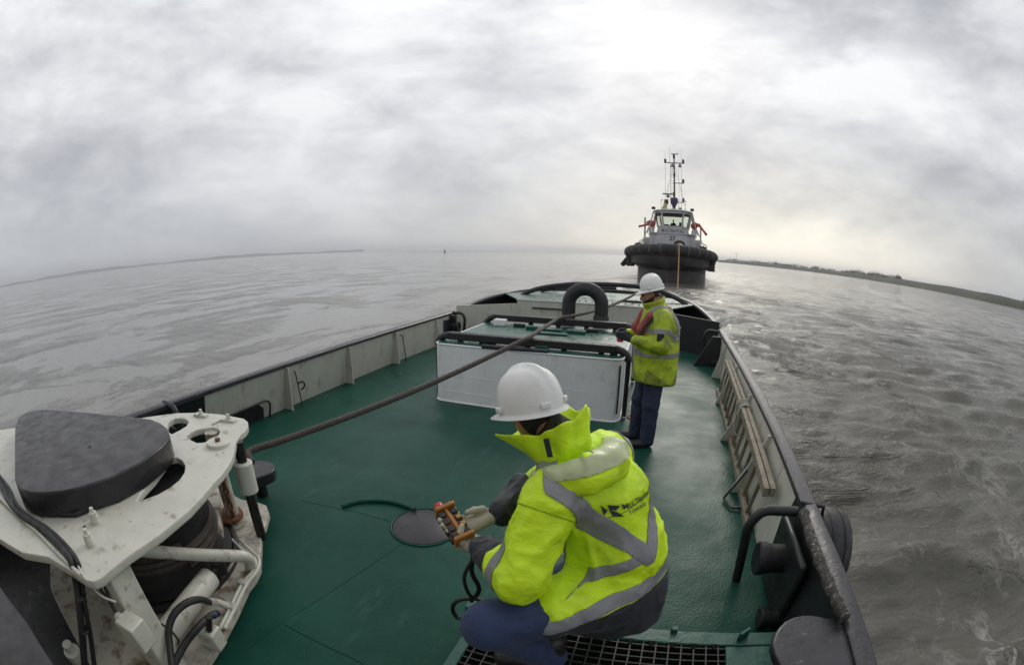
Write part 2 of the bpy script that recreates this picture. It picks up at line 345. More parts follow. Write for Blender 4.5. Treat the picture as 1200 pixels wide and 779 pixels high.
def plate(name, outline, holes, z0, z1, m, parent, round_=0.004):
    """A flat plate with cut-outs, cut from a filled 2-D outline."""
    cu = bpy.data.curves.new(name, 'CURVE'); cu.dimensions = '2D'; cu.fill_mode = 'BOTH'; cu.extrude = (z1 - z0) / 2 - round_; cu.bevel_depth = round_; cu.bevel_resolution = 2
    for ring in [outline] + holes:
        s = cu.splines.new('POLY'); s.points.add(len(ring) - 1); s.use_cyclic_u = True
        for i, p in enumerate(ring): s.points[i].co = (p[0], p[1], 0, 1)
    t = bpy.data.objects.new('outline_curve', cu); COL.objects.link(t)
    me = bpy.data.meshes.new_from_object(t.evaluated_get(bpy.context.evaluated_depsgraph_get()))
    bpy.data.objects.remove(t); bpy.data.curves.remove(cu)
    me.name = name
    off = Vector((0, 0, (z0 + z1) / 2)) - Vector(root_origin(parent))
    me.transform(Matrix.Translation(off))
    o = link_mesh(name, me, None, parent, smooth=True, angle=30)
    me.materials.clear(); me.materials.append(m)
    return o
def text_mesh(body, size, extrude=0.0, spacing=1.0):
    cu = bpy.data.curves.new('lettering', 'FONT'); cu.body = body; cu.size = size; cu.align_x = 'CENTER'; cu.align_y = 'CENTER'; cu.extrude = extrude; cu.space_character = spacing; cu.offset = size * 0.012
    t = bpy.data.objects.new('lettering_curve', cu); COL.objects.link(t)
    me = bpy.data.meshes.new_from_object(t.evaluated_get(bpy.context.evaluated_depsgraph_get()))
    bpy.data.objects.remove(t); bpy.data.curves.remove(cu)
    me.materials.clear()
    return me
# ---- implicit surfaces for bodies and clothing
def rc(P, a, b, ra, rb):
    a, b = np.asarray(a, float), np.asarray(b, float); d = b - a; L2 = max(float(d @ d), 1e-12)
    t = np.clip(((P - a) @ d) / L2, 0, 1)
    return np.linalg.norm(P - a - t[:, None] * d, axis=1) - (ra + t * (rb - ra))
def el(P, c, r, rot=None):
    Q = P - np.asarray(c)
    if rot is not None: Q = Q @ np.asarray(rot)
    r = np.asarray(r, float); k = np.linalg.norm(Q / r, axis=1); k2 = np.linalg.norm(Q / r ** 2, axis=1)
    return k * (k - 1) / np.maximum(k2, 1e-9)
def smin(a, b, k):
    h = np.clip(0.5 + 0.5 * (b - a) / k, 0, 1)
    return b * (1 - h) + a * h - k * h * (1 - h)
def union(ds, k):
    d = ds[0]
    for x in ds[1:]: d = smin(d, x, k)
    return d
def vnoise(P, seed=0):
    """Smooth lattice noise, 0..1."""
    Q = P + seed * 17.31; i = np.floor(Q).astype(np.int64); f = Q - i; f = f * f * (3 - 2 * f)
    def hsh(a, b, c):
        n = (a * 73856093) ^ (b * 19349663) ^ (c * 83492791); n = (n ^ (n >> 13)) * 1274126177; return ((n ^ (n >> 16)) & 0xFFFF) / 65535.0
    r = 0
    for dx in (0, 1):
        for dy in (0, 1):
            for dz in (0, 1):
                w = (f[:, 0] if dx else 1 - f[:, 0]) * (f[:, 1] if dy else 1 - f[:, 1]) * (f[:, 2] if dz else 1 - f[:, 2])
                r = r + w * hsh(i[:, 0] + dx, i[:, 1] + dy, i[:, 2] + dz)
    return r
def folds(P, s=1.0, seed=0.0):
    """Irregular creases of heavy cloth: warped ridges, longer than they are wide."""
    w = np.stack([vnoise(P * 5 * s, 1 + seed), vnoise(P * 5 * s, 2 + seed), vnoise(P * 5 * s, 3 + seed)], 1) - .5
    Q = P + w * .16
    c, q = math.cos(.7 + seed), math.sin(.7 + seed)
    A = np.stack([Q[:, 0] * c + Q[:, 2] * q, Q[:, 1], -Q[:, 0] * q + Q[:, 2] * c], 1)
    n1 = 1 - np.abs(2 * vnoise(A * np.array([6, 6, 15]) * s, 4 + seed) - 1)
    B = np.stack([Q[:, 0], Q[:, 1] * c - Q[:, 2] * q, Q[:, 1] * q + Q[:, 2] * c], 1)
    n2 = 1 - np.abs(2 * vnoise(B * np.array([11, 11, 26]) * s, 5 + seed) - 1)
    return -((n1 ** 2 - .45) * 1.2 + (n2 ** 3 - .33) * .9)
def surfnet(fn, lo, hi, h):
    lo, hi = np.array(lo, float), np.array(hi, float)
    n = np.ceil((hi - lo) / h).astype(int) + 1
    ax = [lo[i] + h * np.arange(n[i]) for i in range(3)]
    G = np.stack(np.meshgrid(*ax, indexing='ij'), -1).reshape(-1, 3)
    D = np.concatenate([fn(G[i:i + 200000]) for i in range(0, len(G), 200000)]).reshape(n)
    S = D < 0
    c = np.zeros(n - 1, int)
    for i in (0, 1):
        for j in (0, 1):
            for k in (0, 1): c += S[i:n[0] - 1 + i, j:n[1] - 1 + j, k:n[2] - 1 + k]
    act = (c > 0) & (c < 8)
    idx = -np.ones(n - 1, int); cells = np.argwhere(act); idx[act] = np.arange(len(cells))
    acc = np.zeros((len(cells), 3)); cnt = np.zeros(len(cells))
    cor = [np.array((i, j, k)) for i in (0, 1) for j in (0, 1) for k in (0, 1)]
    for a in range(8):
        for b in range(a + 1, 8):
            if np.abs(cor[a] - cor[b]).sum() != 1: continue
            A = cells + cor[a]; B = cells + cor[b]
            da, db = D[tuple(A.T)], D[tuple(B.T)]; m = (da < 0) != (db < 0)
            t = np.where(m, da / np.where(m, da - db, 1), 0)
            acc += np.where(m[:, None], A + t[:, None] * (B - A), 0); cnt += m
    V = lo + h * acc / np.maximum(cnt, 1)[:, None]
    F = []
    for axi in range(3):
        u, w = [(1, 2), (2, 0), (0, 1)][axi]
        s0 = [slice(None)] * 3; s1 = [slice(None)] * 3; s0[axi] = slice(0, -1); s1[axi] = slice(1, None)
        E0, E1 = S[tuple(s0)], S[tuple(s1)]
        e = np.argwhere(E0 != E1); e = e[(e[:, u] > 0) & (e[:, w] > 0) & (e[:, u] < n[u] - 1) & (e[:, w] < n[w] - 1)]
        du = np.zeros(3, int); du[u] = 1; dw = np.zeros(3, int); dw[w] = 1
        q = [idx[tuple((e - k).T)] for k in (du + dw, dw, np.zeros(3, int), du)]
        q = np.stack(q, 1); flip = ~E0[tuple(e.T)]
        q[flip] = q[flip][:, ::-1]
        F.append(q)
    return V, np.concatenate(F)
def normals(V, F):
    n = np.cross(V[F[:, 2]] - V[F[:, 0]], V[F[:, 3]] - V[F[:, 1]]); N = np.zeros_like(V)
    for i in range(4): np.add.at(N, F[:, i], n)
    return N / np.maximum(np.linalg.norm(N, axis=1), 1e-12)[:, None]
def clip(V, F, fields):
    """Keep the part of a quad mesh where every field is >= 0, cut exactly along the zero lines."""
    T = np.concatenate([F[:, [0, 1, 2]], F[:, [0, 2, 3]]]); VV = [V]; FF = [np.array(f, float) for f in fields]; nv = len(V); V = V.copy()
    for fi in range(len(FF)):
        d = FF[fi]; ins = d[T] >= 0; c = ins.sum(1)
        keep = [T[c == 3]]; mixed = T[(c == 1) | (c == 2)]
        cache = {}; newV = []; newT = []; newF = [[] for _ in FF]
        def cut(a, b):
            k = (a, b) if a < b else (b, a)
            if k in cache: return cache[k]
            t = d[k[0]] / (d[k[0]] - d[k[1]]); newV.append(V[k[0]] + t * (V[k[1]] - V[k[0]]))
            for q in range(len(FF)): newF[q].append(FF[q][k[0]] + t * (FF[q][k[1]] - FF[q][k[0]]))
            cache[k] = len(V) + len(newV) - 1; return cache[k]
        for tri in mixed:
            poly = []
            for i in range(3):
                a, b = tri[i], tri[(i + 1) % 3]
                if d[a] >= 0: poly.append(a)
                if (d[a] >= 0) != (d[b] >= 0): poly.append(cut(a, b))
            for i in range(1, len(poly) - 1): newT.append((poly[0], poly[i], poly[i + 1]))
        if newV: V = np.concatenate([V, np.array(newV)]); FF = [np.concatenate([f, np.array(nf)]) for f, nf in zip(FF, newF)]
        T = np.concatenate(keep + ([np.array(newT)] if newT else []))
    used = np.unique(T); mp = -np.ones(len(V), int); mp[used] = np.arange(len(used))
    return V[used], mp[T]
def raw(name, V, F, m, parent, smooth=True, solid=0.0, angle=180):
    me = bpy.data.meshes.new(name); me.from_pydata((np.asarray(V) - root_origin(parent)).tolist(), [], [tuple(map(int, f)) for f in F]); me.update()
    o = link_mesh(name, me, m, parent, smooth, angle=angle)
    if solid:
        s = o.modifiers.new('thickness', 'SOLIDIFY'); s.thickness = solid; s.offset = 1.0
    return o
#MARK_SETTING
# ------------------------------------------------------------------ sea, shores
def sea_mat():
    m = bpy.data.materials.new('estuary_water'); m.use_nodes = True
    nt = m.node_tree; N = nt.nodes.new; L = nt.links.new; b = nt.nodes['Principled BSDF']
    geo = N('ShaderNodeNewGeometry')
    def mapped(scale, rot=0.0, loc=(0, 0, 0)):
        mp = N('ShaderNodeMapping'); mp.inputs['Scale'].default_value = scale; mp.inputs['Rotation'].default_value = (0, 0, rot); mp.inputs['Location'].default_value = loc
        L(geo.outputs['Position'], mp.inputs[0]); return mp.outputs[0]
    def noise(vec, sc, det=6.0, ro=0.6, dist=0.0):
        n = N('ShaderNodeTexNoise'); n.inputs['Scale'].default_value = sc; n.inputs['Detail'].default_value = det; n.inputs['Roughness'].default_value = ro; n.inputs['Distortion'].default_value = dist
        L(vec, n.inputs['Vector']); return n.outputs[0]
    def mr(x, a, c, lo=0.0, hi=1.0):
        r = N('ShaderNodeMapRange'); r.inputs[1].default_value = a; r.inputs[2].default_value = c; r.inputs[3].default_value = lo; r.inputs[4].default_value = hi; L(x, r.inputs[0]); return r.outputs[0]
    def mm(op, a, c):
        q = N('ShaderNodeMath'); q.operation = op
        for i, v in enumerate((a, c)):
            if isinstance(v, (int, float)): q.inputs[i].default_value = v
            else: L(v, q.inputs[i])
        return q.outputs[0]
    sep = N('ShaderNodeSeparateXYZ'); L(geo.outputs['Position'], sep.inputs[0])
    dist = N('ShaderNodeVectorMath'); dist.operation = 'LENGTH'; L(geo.outputs['Position'], dist.inputs[0]); dist = dist.outputs['Value']
    # foam flecks and streaks: churned water near the hull and along the wake edge
    near = mr(dist, 4.0, 15.0, 1.0, 0.0)
    side = mr(sep.outputs[0], 1.0, 2.2)
    f1 = noise(mapped((1.0, 0.55, 1), 0.35), 1.9, 7, 0.6, 0.5)
    lines = mm('SUBTRACT', 1.0, mm('MULTIPLY', mm('ABSOLUTE', mm('SUBTRACT', f1, 0.5), 0.0), 2.0))
    fmask = mr(noise(mapped((1.0, 0.5, 1), 0.5, (3, 1, 0)), 0.55, 5, 0.6, 0.3), 0.53, 0.68)
    blot = mr(noise(mapped((1.0, 0.8, 1), 0.3, (8, 2, 0)), 1.6, 8, 0.72, 0.4), 0.64, 0.74)
    flecks = mm('MULTIPLY', mm('MULTIPLY', mm('MAXIMUM', mm('MULTIPLY', mr(lines, 0.92, 0.995), fmask), mm('MULTIPLY', blot, mr(f1, 0.35, 0.6))), near), mm('MULTIPLY', side, 0.6))
    f2 = noise(mapped((0.35, 0.05, 1), -1.15), 1.0, 8, 0.65, 0.3)
    band = mm('SUBTRACT', 1.0, mm('MINIMUM', mm('ABSOLUTE', mm('DIVIDE', mm('SUBTRACT', mm('ADD', sep.outputs[0], mm('MULTIPLY', sep.outputs[1], -0.45)), 9.0), 9.0), 0.0), 1.0))
    streaks = mm('MULTIPLY', mm('MULTIPLY', mr(f2, 0.56, 0.70), band), mr(dist, 12.0, 25.0))
    foam = mm('MAXIMUM', flecks, mm('MULTIPLY', streaks, 0.35))
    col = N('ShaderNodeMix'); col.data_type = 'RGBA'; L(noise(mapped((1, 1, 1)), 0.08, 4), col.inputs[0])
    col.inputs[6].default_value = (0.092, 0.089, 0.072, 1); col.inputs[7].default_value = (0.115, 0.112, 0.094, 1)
    painted_glare = N('ShaderNodeMix'); painted_glare.data_type = 'RGBA'; L(mr(mm('ADD', sep.outputs[0], mm('MULTIPLY', mm('SUBTRACT', noise(mapped((1, 1, 1)), 0.12, 3), 0.5), 8.0)), -9.0, 3.0), painted_glare.inputs[0]); painted_glare.inputs[6].default_value = (0.215, 0.212, 0.198, 1); L(col.outputs[2], painted_glare.inputs[7]); col = painted_glare  # paler to port: sky glare painted into the water's base colour
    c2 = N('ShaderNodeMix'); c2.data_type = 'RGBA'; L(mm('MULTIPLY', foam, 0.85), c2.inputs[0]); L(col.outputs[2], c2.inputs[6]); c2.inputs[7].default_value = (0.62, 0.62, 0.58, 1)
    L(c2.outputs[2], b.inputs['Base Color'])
    L(mm('MAXIMUM', mm('MULTIPLY', foam, 0.7), mr(dist, 10, 900, 0.05, 0.22)), b.inputs['Roughness'])
    b.inputs['IOR'].default_value = 1.33
    # ripples: patchy slicks to port, short chop to starboard
    patch = mr(noise(mapped((0.30, 0.13, 1), -1.0, (4, 9, 0)), 1.0, 8, 0.68, 0.6), 0.50, 0.66, 0.30, 2.3)
    stb = mr(sep.outputs[0], -4.0, 6.0, 0.0, 1.0)
    amt = mm('MAXIMUM', patch, mm('MULTIPLY', stb, 0.95))
    amt = mm('MULTIPLY', amt, mm('SUBTRACT', 1.0, mm('MULTIPLY', mm('MULTIPLY', band, mr(dist, 12.0, 25.0)), mr(noise(mapped((0.16, 0.03, 1), -1.15, (2, 7, 0)), 1.0, 4, 0.55, 0.3), 0.45, 0.58, 0.0, 0.85))))
    h = mm('ADD', mm('ADD', noise(mapped((1.0, 2.6, 1), 0.5), 2.4, 8, 0.66, 0.5), mm('MULTIPLY', noise(mapped((1, 2.2, 1), 0.35), 7.0, 5, 0.65, 0.6), 0.8)), mm('MULTIPLY', noise(mapped((1, 1.7, 1), 0.2), 0.7, 5, 0.6, 0.2), 1.3))
    h = mm('MULTIPLY', h, amt)
    bp = N('ShaderNodeBump'); bp.inputs['Strength'].default_value = 1.0; L(mr(dist, 3, 60, 0.055, 0.06), bp.inputs['Distance']); L(h, bp.inputs['Height']); L(bp.outputs[0], b.inputs['Normal'])
    return m
def build_sea():
    th = np.concatenate([np.linspace(-115, 115, 760), np.linspace(115, 245, 60)[1:-1]]); th = np.radians(th + 18.5 * -1)
    r = [1.2]
    while r[-1] < 14000: r.append(r[-1] * (1.0095 if r[-1] < 45 else 1.017) + 0.004)
    r = np.array(r); nr, nt_ = len(r), len(th)
    R_, T_ = np.meshgrid(r, th, indexing='ij')
    X, Y = R_ * np.sin(T_), R_ * np.cos(T_); Z = np.zeros_like(X)
    rs = np.random.RandomState(5)
    # amplitude: lively to starboard, nearly slick to port
    live = np.clip((X + 6) / 11, 0.16, 1.0)
    for i in range(46):
        lam = 0.30 * (1.085 ** i) * (0.9 + 0.2 * rs.rand()); ang = math.radians(72 + rs.randn() * 24)
        k = 2 * PI / lam; a = lam / 6.283 * 0.085 * min(1.0, 1.1 / lam) ** 0.95 * (0.6 + 0.8 * rs.rand()); ph = rs.rand() * 6.28
        fade = np.clip(lam / (np.where(R_ < 45, 0.038, 0.068) * R_ + 1e-6) - 0.5, 0, 1)
        w = k * (X * math.cos(ang) + Y * math.sin(ang)) + ph + 0.6 * np.sin(0.31 * X + 0.23 * Y + i)
        s = np.sin(w); Z += a * fade * (s - 0.35 * np.cos(2 * w))
    Z *= live * np.clip(1.1 - R_ / 900, 0.1, 1)
    # swell of the wash that leaves the starboard side
    d = X - 0.33 * Y - 3.2
    Z += 0.07 * np.exp(-(d / 1.1) ** 2) * np.clip(Y / 6, 0, 1) * np.clip(1.6 - R_ / 45, 0, 1)
    Z += SEA_Z
    V = np.stack([X, Y, Z], -1).reshape(-1, 3)
    V = np.concatenate([V, [[0, 0, SEA_Z]]])
    i, j = np.meshgrid(np.arange(nr - 1), np.arange(nt_), indexing='ij'); jn = (j + 1) % nt_
    F = np.stack([i * nt_ + j, i * nt_ + jn, (i + 1) * nt_ + jn, (i + 1) * nt_ + j], -1).reshape(-1, 4)
    me = bpy.data.meshes.new('sea'); n = len(V); nf = len(F)
    me.vertices.add(n); me.vertices.foreach_set('co', V.ravel()); me.loops.add(nf * 4); me.loops.foreach_set('vertex_index', F[:, ::-1].ravel())
    me.polygons.add(nf); me.polygons.foreach_set('loop_start', np.arange(nf) * 4); me.polygons.foreach_set('loop_total', np.full(nf, 4)); me.polygons.foreach_set('use_smooth', np.ones(nf, bool))
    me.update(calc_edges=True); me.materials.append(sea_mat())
    o = bpy.data.objects.new('sea', me); COL.objects.link(o); tag(o, kind='structure')
build_sea()
def dirn(az):   # lens-aligned azimuth (degrees right of the lens axis) to a world direction
    a = math.radians(az - 18.5); return np.array([math.sin(a), math.cos(a), 0])
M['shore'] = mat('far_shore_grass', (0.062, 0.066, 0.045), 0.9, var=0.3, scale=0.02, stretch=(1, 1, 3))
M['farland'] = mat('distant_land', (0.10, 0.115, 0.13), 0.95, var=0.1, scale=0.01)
M['treeleaf'] = mat('bare_tree_twigs', (0.075, 0.074, 0.06), 0.9, var=0.3, scale=0.1)
def shore(name, pts, m, depth):
    """Low land: a bank along a line of (azimuth, distance, height)."""
    g = Geo(); V = []; k = len(pts); rs = random.Random(3)
    for az, d, h in pts:
        u = dirn(az)
        for dd, hh in ((0, -1.5), (1.5, 0.5), (h * 1.8, h * 0.75), (h * 2.6, h), (depth * 0.5, h * 0.9), (depth, -1.5)):
            V.append(u * (d + dd) + np.array([0, 0, SEA_Z + hh * (1 if hh < 0 else 0.985 + 0.03 * rs.random())]))
    F = [(i * 6 + j, i * 6 + j + 1, (i + 1) * 6 + j + 1, (i + 1) * 6 + j) for i in range(k - 1) for j in range(5)]
    g.add(V, F); o = obj(name, g, m, None, smooth=True); tag(o, kind='structure'); return o
azs = np.linspace(26, 110, 180)
def shore_d(az): return 420 + 900 * max(0, (64 - az) / 38) ** 1.5
shore('shore', [(a, shore_d(a), 7.0 + 0.2 * math.sin(a * 0.9)) for a in azs], M['shore'], 120)
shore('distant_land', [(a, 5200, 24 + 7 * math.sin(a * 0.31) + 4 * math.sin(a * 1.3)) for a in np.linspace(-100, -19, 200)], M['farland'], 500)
def treeline():
    rs = random.Random(11); g = Geo()
    spans = [(27, 41.5, 1.0, 260), (42.3, 50.0, 1.25, 230), (49.6, 50.8, 1.5, 50), (68, 70.5, 0.55, 30)]
    for a0, a1, hs, n in spans:
        for _ in range(n):
            az = rs.triangular(a0, a1, (a0 + a1) / 2) if rs.random() < .4 else rs.uniform(a0, a1)
            d = shore_d(az) + rs.uniform(18, 40); u = dirn(az); s = np.array([u[1], -u[0], 0])
            k = (d / 520); base = u * d + np.array([0, 0, SEA_Z + 6.0])
            env = min(1, (az - a0) / .8 + .3, (a1 - az) / .8 + .3)
            ht = (2.6 + 3.6 * rs.random() ** 1.5) * hs * (0.6 + 0.4 * k) * env * (.8 + .25 * math.sin(az * 2.3)); rw = ht * rs.uniform(.3, .55)
            for _l in range(22):
                c = base + s * rs.gauss(0, rw * .55) + u * rs.gauss(0, rw * .4) + np.array([0, 0, ht * (.55 + .22 * rs.gauss(0, 1))])
                q = rs.uniform(0.18, 0.5) * k
                a = np.array([rs.gauss(0, 1), rs.gauss(0, 1), rs.gauss(0, 1)]); a /= np.linalg.norm(a); b = np.cross(a, [rs.gauss(0, 1), rs.gauss(0, 1), 1]); b /= max(np.linalg.norm(b), 1e-6)
                g.add([c - a * q, c + b * q * 0.7, c + a * q, c - b * q * 0.7], [(0, 1, 2, 3)])
            g.add([base - s * .12 * k, base + s * .12 * k, base + [0, 0, ht * .6]], [(0, 1, 2)])
    me = bpy.data.meshes.new('treeline'); me.from_pydata(g.v, [], g.f)
    o = link_mesh('treeline', me, M['treeleaf'], None, smooth=False); tag(o, kind='stuff')
treeline()
def buoy():
    u = dirn(-8.7); p = u * 520 + np.array([0, 0, SEA_Z])
    t = thing('buoy', p, 'small dark pillar buoy standing alone on the far horizon', 'buoy')
    obj('float', Geo().lathe([(1.3, -0.4), (1.5, 0.5), (1.2, 0.9)], p, n=12), M['buoy'], t)
    obj('tower', Geo().lathe([(0.8, 0.8), (0.35, 3.2)], p, n=8), M['buoy'], t)
    obj('topmark', Geo().lathe([(0.1, 3.1), (0.55, 3.5), (0.1, 4.2)], p, n=8), M['buoy'], t)
buoy()
def turbine():
    u = dirn(28.4); p = u * 1500 + np.array([0, 0, SEA_Z + 6]); s = np.array([u[1], -u[0], 0])
    t = thing('wind_turbine', p, 'tiny white wind turbine standing beyond the shore beside the tug', 'wind turbine')
    obj('tower', Geo().cyl(p, p + [0, 0, 24], 0.9, 10, 0.6), M['turbine'], t)
    hub = p + np.array([0, 0, 24.5]) - u * 1.5
    obj('nacelle', Geo().beam(hub - u * 0.5, hub + u * 3, 1.6, 1.6), M['turbine'], t)
    for k in range(3):
        a = 0.5 + k * 2 * PI / 3; d = s * math.cos(a) + np.array([0, 0, math.sin(a)])
        obj('blade', Geo().tube([hub - u * .6, hub + d * 4 - u * .6, hub + d * 13 - u * .6], [0.4, 0.7, 0.15], 6), M['turbine'], t)
turbine()
# ------------------------------------------------------------------ own vessel: deck, hull, bulwarks
RB = [(-3, 1.03), (2.2, 1.03), (3.3, 1.04), (4.1, 1.06), (5.0, 1.09), (7.0, 1.21), (9.45, 1.37), (10.4, 1.30)]
RT = [(-3, 1.08), (1.0, 1.10), (2.4, 1.12), (3.7, 1.19), (5.0, 1.24), (6.4, 1.29), (9.9, 1.38), (11.0, 1.28), (12.4, 0.95)]
LB = [(-3, -4.50), (2, -4.52), (4, -4.54), (6.5, -4.57), (8, -4.55), (9.6, -4.45)]
LT = [(-3, -4.36), (1.7, -4.36), (3.6, -4.42), (5.1, -4.46), (6.6, -4.49), (9.9, -4.53)]
def ix(tab, y): return float(np.interp(y, [a for a, _ in tab], [b for _, b in tab]))
def ixs(tab, ys):
    return [ix(tab, y) for y in ys]
RH = 0.62
STERN_Y = 10.35
CORNER_R = [(1.37, 9.5), (0.35, STERN_Y)]
deck_out = [(ix(RB, y), y) for y in (-3, 2.2, 3.3, 4.1, 5, 6, 7, 8, 9.5)] + [(0.35, STERN_Y), (-3.35, STERN_Y)] + [(ix(LB, y), y) for y in (9.4, 8, 6.5, 4, 2, -3)]
dk = obj('deck', Geo().prism(deck_out, -0.05, 0.0), M['deck'], None, smooth=False, origin=(0, 0, 0)); tag(dk, kind='structure')
obj('weld_seam', Geo().tube([at(473.7, 634.5, 2, 0.0), at(330, 729, 2, 0.0), at(265, 780, 2, 0.0)], 0.0035, 8), M['deck'], dk)
obj('weld_seam', Geo().tube([at(334.5, 731.5, 2, 0.0), at(414.6, 771, 2, 0.0), at(470, 800, 2, 0.0)], 0.0045, 8), M['deck'], dk)
obj('weld_seam', Geo().tube([at(352, 586, 2, 0.0), at(420, 600, 2, 0.0), at(462, 612, 2, 0)], 0.003, 8), M['deck'], dk)
obj('weld_seam', Geo().tube([(-1.0, 2.6, 0), (-0.75, 5.2, 0)], 0.004, 8), M['deck'], dk)
arc = curve([at(401, 593, 2, 0.015), at(418, 588, 2, 0.015), at(440, 586.5, 2, 0.015), at(464, 589, 2, 0.015), at(486, 597, 2, 0.015)], 6)
tag(obj('coaming_arc', Geo().tube(arc, 0.020, 10), M['deck'], dk), None)
hc = at(497, 617, 2, 0.0)
t = thing('deck_hatch', hc, 'round flat dark grey hatch cover flush on the green deck beside the remote control', 'hatch')
obj('cover', Geo().lathe([(0.245, 0.0), (0.245, 0.008), (0.235, 0.014), (0.0, 0.016)], hc, n=48), M['pad'], t)
obj('rim', Geo().tube([hc + np.array([0.258 * math.cos(a), 0.258 * math.sin(a), 0.004]) for a in np.linspace(0, 2 * PI, 48, endpoint=False)], 0.009, 8, closed=True), M['deck'], t)

def bulwark(side, tabB, tabT, y0, y1, zones, label, frames, inb):
    """One side wall: panels between frames, rail cap, hull skin outside. inb = +1 when inboard is +x."""
    t = thing('bulwark', (ix(tabB, 3), 3, 0), label, 'bulwark')
    for a, b, m in zones:
        ys = np.linspace(a, b, max(2, int((b - a) / 0.35) + 1)); g = Geo(); n = len(ys); V = []
        for y in ys:
            xb, xt = ix(tabB, y), ix(tabT, y)
            V += [(xb, y, 0.0), (xt, y, RH - 0.01), (xt - inb * 0.02, y, RH - 0.01), (xb - inb * 0.02, y, 0.0)]
        F = [(i * 4 + j, i * 4 + (j + 1) % 4, (i + 1) * 4 + (j + 1) % 4, (i + 1) * 4 + j) for i in range(n - 1) for j in range(4)] + [(0, 1, 2, 3), ((n - 1) * 4 + 3, (n - 1) * 4 + 2, (n - 1) * 4 + 1, (n - 1) * 4)]
        obj('plating', g.add(V, F), m, t)
    ys = np.arange(y0, y1, 0.25); V = []; n = len(ys)
    w = 0.115
    for y in ys:
        x = ix(tabT, y) + inb * 0.015
        V += [(x, y, RH - 0.03), (x, y, RH + 0.012), (x - inb * 0.02, y, RH + 0.026), (x - inb * (w - .02), y, RH + 0.026), (x - inb * w, y, RH + 0.008), (x - inb * w, y, RH - 0.05)]
    F = [(i * 6 + j, i * 6 + (j + 1) % 6, (i + 1) * 6 + (j + 1) % 6, (i + 1) * 6 + j) for i in range(n - 1) for j in range(6)] + [tuple(range(6)), tuple((n - 1) * 6 + 5 - q for q in range(6))]
    obj('rail_cap', Geo().add(V, F), M['rail'], t)
    ys = np.linspace(y0, y1, 24); V = []
    for y in ys:
        x = ix(tabT, y) - inb * 0.115
        V += [(x + inb * .02, y, RH - 0.05), (x - inb * 0.02, y, 0.15), (x + inb * 0.02, y, -1.4)]
    F = [(i * 3 + j, i * 3 + j + 1, (i + 1) * 3 + j + 1, (i + 1) * 3 + j) for i in range(len(ys) - 1) for j in range(2)]
    obj('hull_plating', Geo().add(V, F), M['blackpaint'], t)
    for y in frames:
        xb, xt = ix(tabB, y), ix(tabT, y); h = 0.011
        P = [(xb - inb * .01, 0.001), (xb + inb * 0.17, 0.001), (xb + inb * 0.165, 0.03), (xt + inb * 0.055, RH - 0.06), (xt + inb * 0.05, RH - 0.032), (xt - inb * .01, RH - 0.032)]
        V = [(x, y - h, z) for x, z in P] + [(x, y + h, z) for x, z in P]; k = len(P)
        obj('frame_bracket', Geo().add(V, [tuple(range(k)), tuple(range(2 * k - 1, k - 1, -1))] + [(i, (i + 1) % k, k + (i + 1) % k, k + i) for i in range(k)]), M['cream'], t, smooth=False, bevel=0.003)
    return t
lb = bulwark('port', LB, LT, -3, 9.75, [(-3, 2.55, M['blackpaint']), (2.55, 9.3, M['cream']), (9.3, 9.75, M['blackpaint'])],
             'long cream bulwark with black rail running along the calmer grey water past the winch', (3.95, 5.35, 6.75, 8.35), 1)
rb = bulwark('starboard', RB, RT, -3, 9.6, [(-3, 2.65, M['blackpaint']), (2.65, 9.5, M['cream'])],
             'cream bulwark with broad black rail that the ladder leans on, beside rippled water', (3.75, 5.0, 6.4, 7.9), -1)
# grab hoops and freeing ports on the port bulwark
for y in (4.12, 6.95):
    x = ix(LB, y) + 0.07; p = [(x - 0.05, y, 0.50), (x + 0.04, y, 0.50), (x + 0.09, y + .02, 0.05), (x + 0.09, y + .02, 0.0)]
    obj('grab_hoop', Geo().tube(fillet(p, 0.04), 0.009, 8), M['blackpaint'], lb)
obj('hook', Geo().tube(curve([(-4.33, 4.06, .36), (-4.27, 4.1, .38), (-4.26, 4.11, .32), (-4.3, 4.08, .27)], 5), 0.012, 8), M['blackpaint'], lb)
def freeing_port():
    ys = np.linspace(2.72, 3.52, 9)
    g = Geo(); out = [(2.72, 0.004), (3.52, 0.004), (3.52, 0.14), (3.44, 0.21), (2.9, 0.21), (2.76, 0.16)]
    V = [(ix(LB, y) + 0.004 + 0.19 * z, y, z) for y, z in out] + [(ix(LB, y) + 0.012 + 0.19 * z, y, z) for y, z in out]; k = len(out)
    g.add(V, [tuple(range(k)), tuple(range(2 * k - 1, k - 1, -1))] + [(i, (i + 1) % k, k + (i + 1) % k, k + i) for i in range(k)])
    obj('freeing_port', g, M['rubber'], lb)
    p = [(-4.49, 3.60, 0.0), (-4.44, 3.60, 0.2), (-4.42, 3.52, 0.26), (-4.40, 2.9, 0.25)]
    obj('port_rim', Geo().tube(fillet(p, 0.05), 0.014, 8), M['blackpaint'], lb)
freeing_port()

def own_house():
    t = thing('wheelhouse', (-1.6, -2.6, 0), 'pale aft wall of the own wheelhouse behind the camera', 'wheelhouse')
    obj('wall', Geo().box((-1.6, -2.9, 2.2), (4.4, 3.2, 4.396)), M['cream'], t, smooth=False, bevel=.05)
    obj('roof', Geo().box((-1.6, -2.7, 4.5), (4.9, 4.0, .16)), M['cream'], t, smooth=False, bevel=.03)
    for x in (-2.9, -1.6, -.3):
        f = obj('window', Geo().box((x, -1.29, 3.2), (1.0, .05, .9)), M['rubber'], t, bevel=.01)
        obj('pane', Geo().box((x, -1.262, 3.2), (.86, .012, .76)), M['glass_dark'], f)
M['glass_dark'] = mat('dark_window', (.02, .025, .025), .1, var=.05)
own_house()

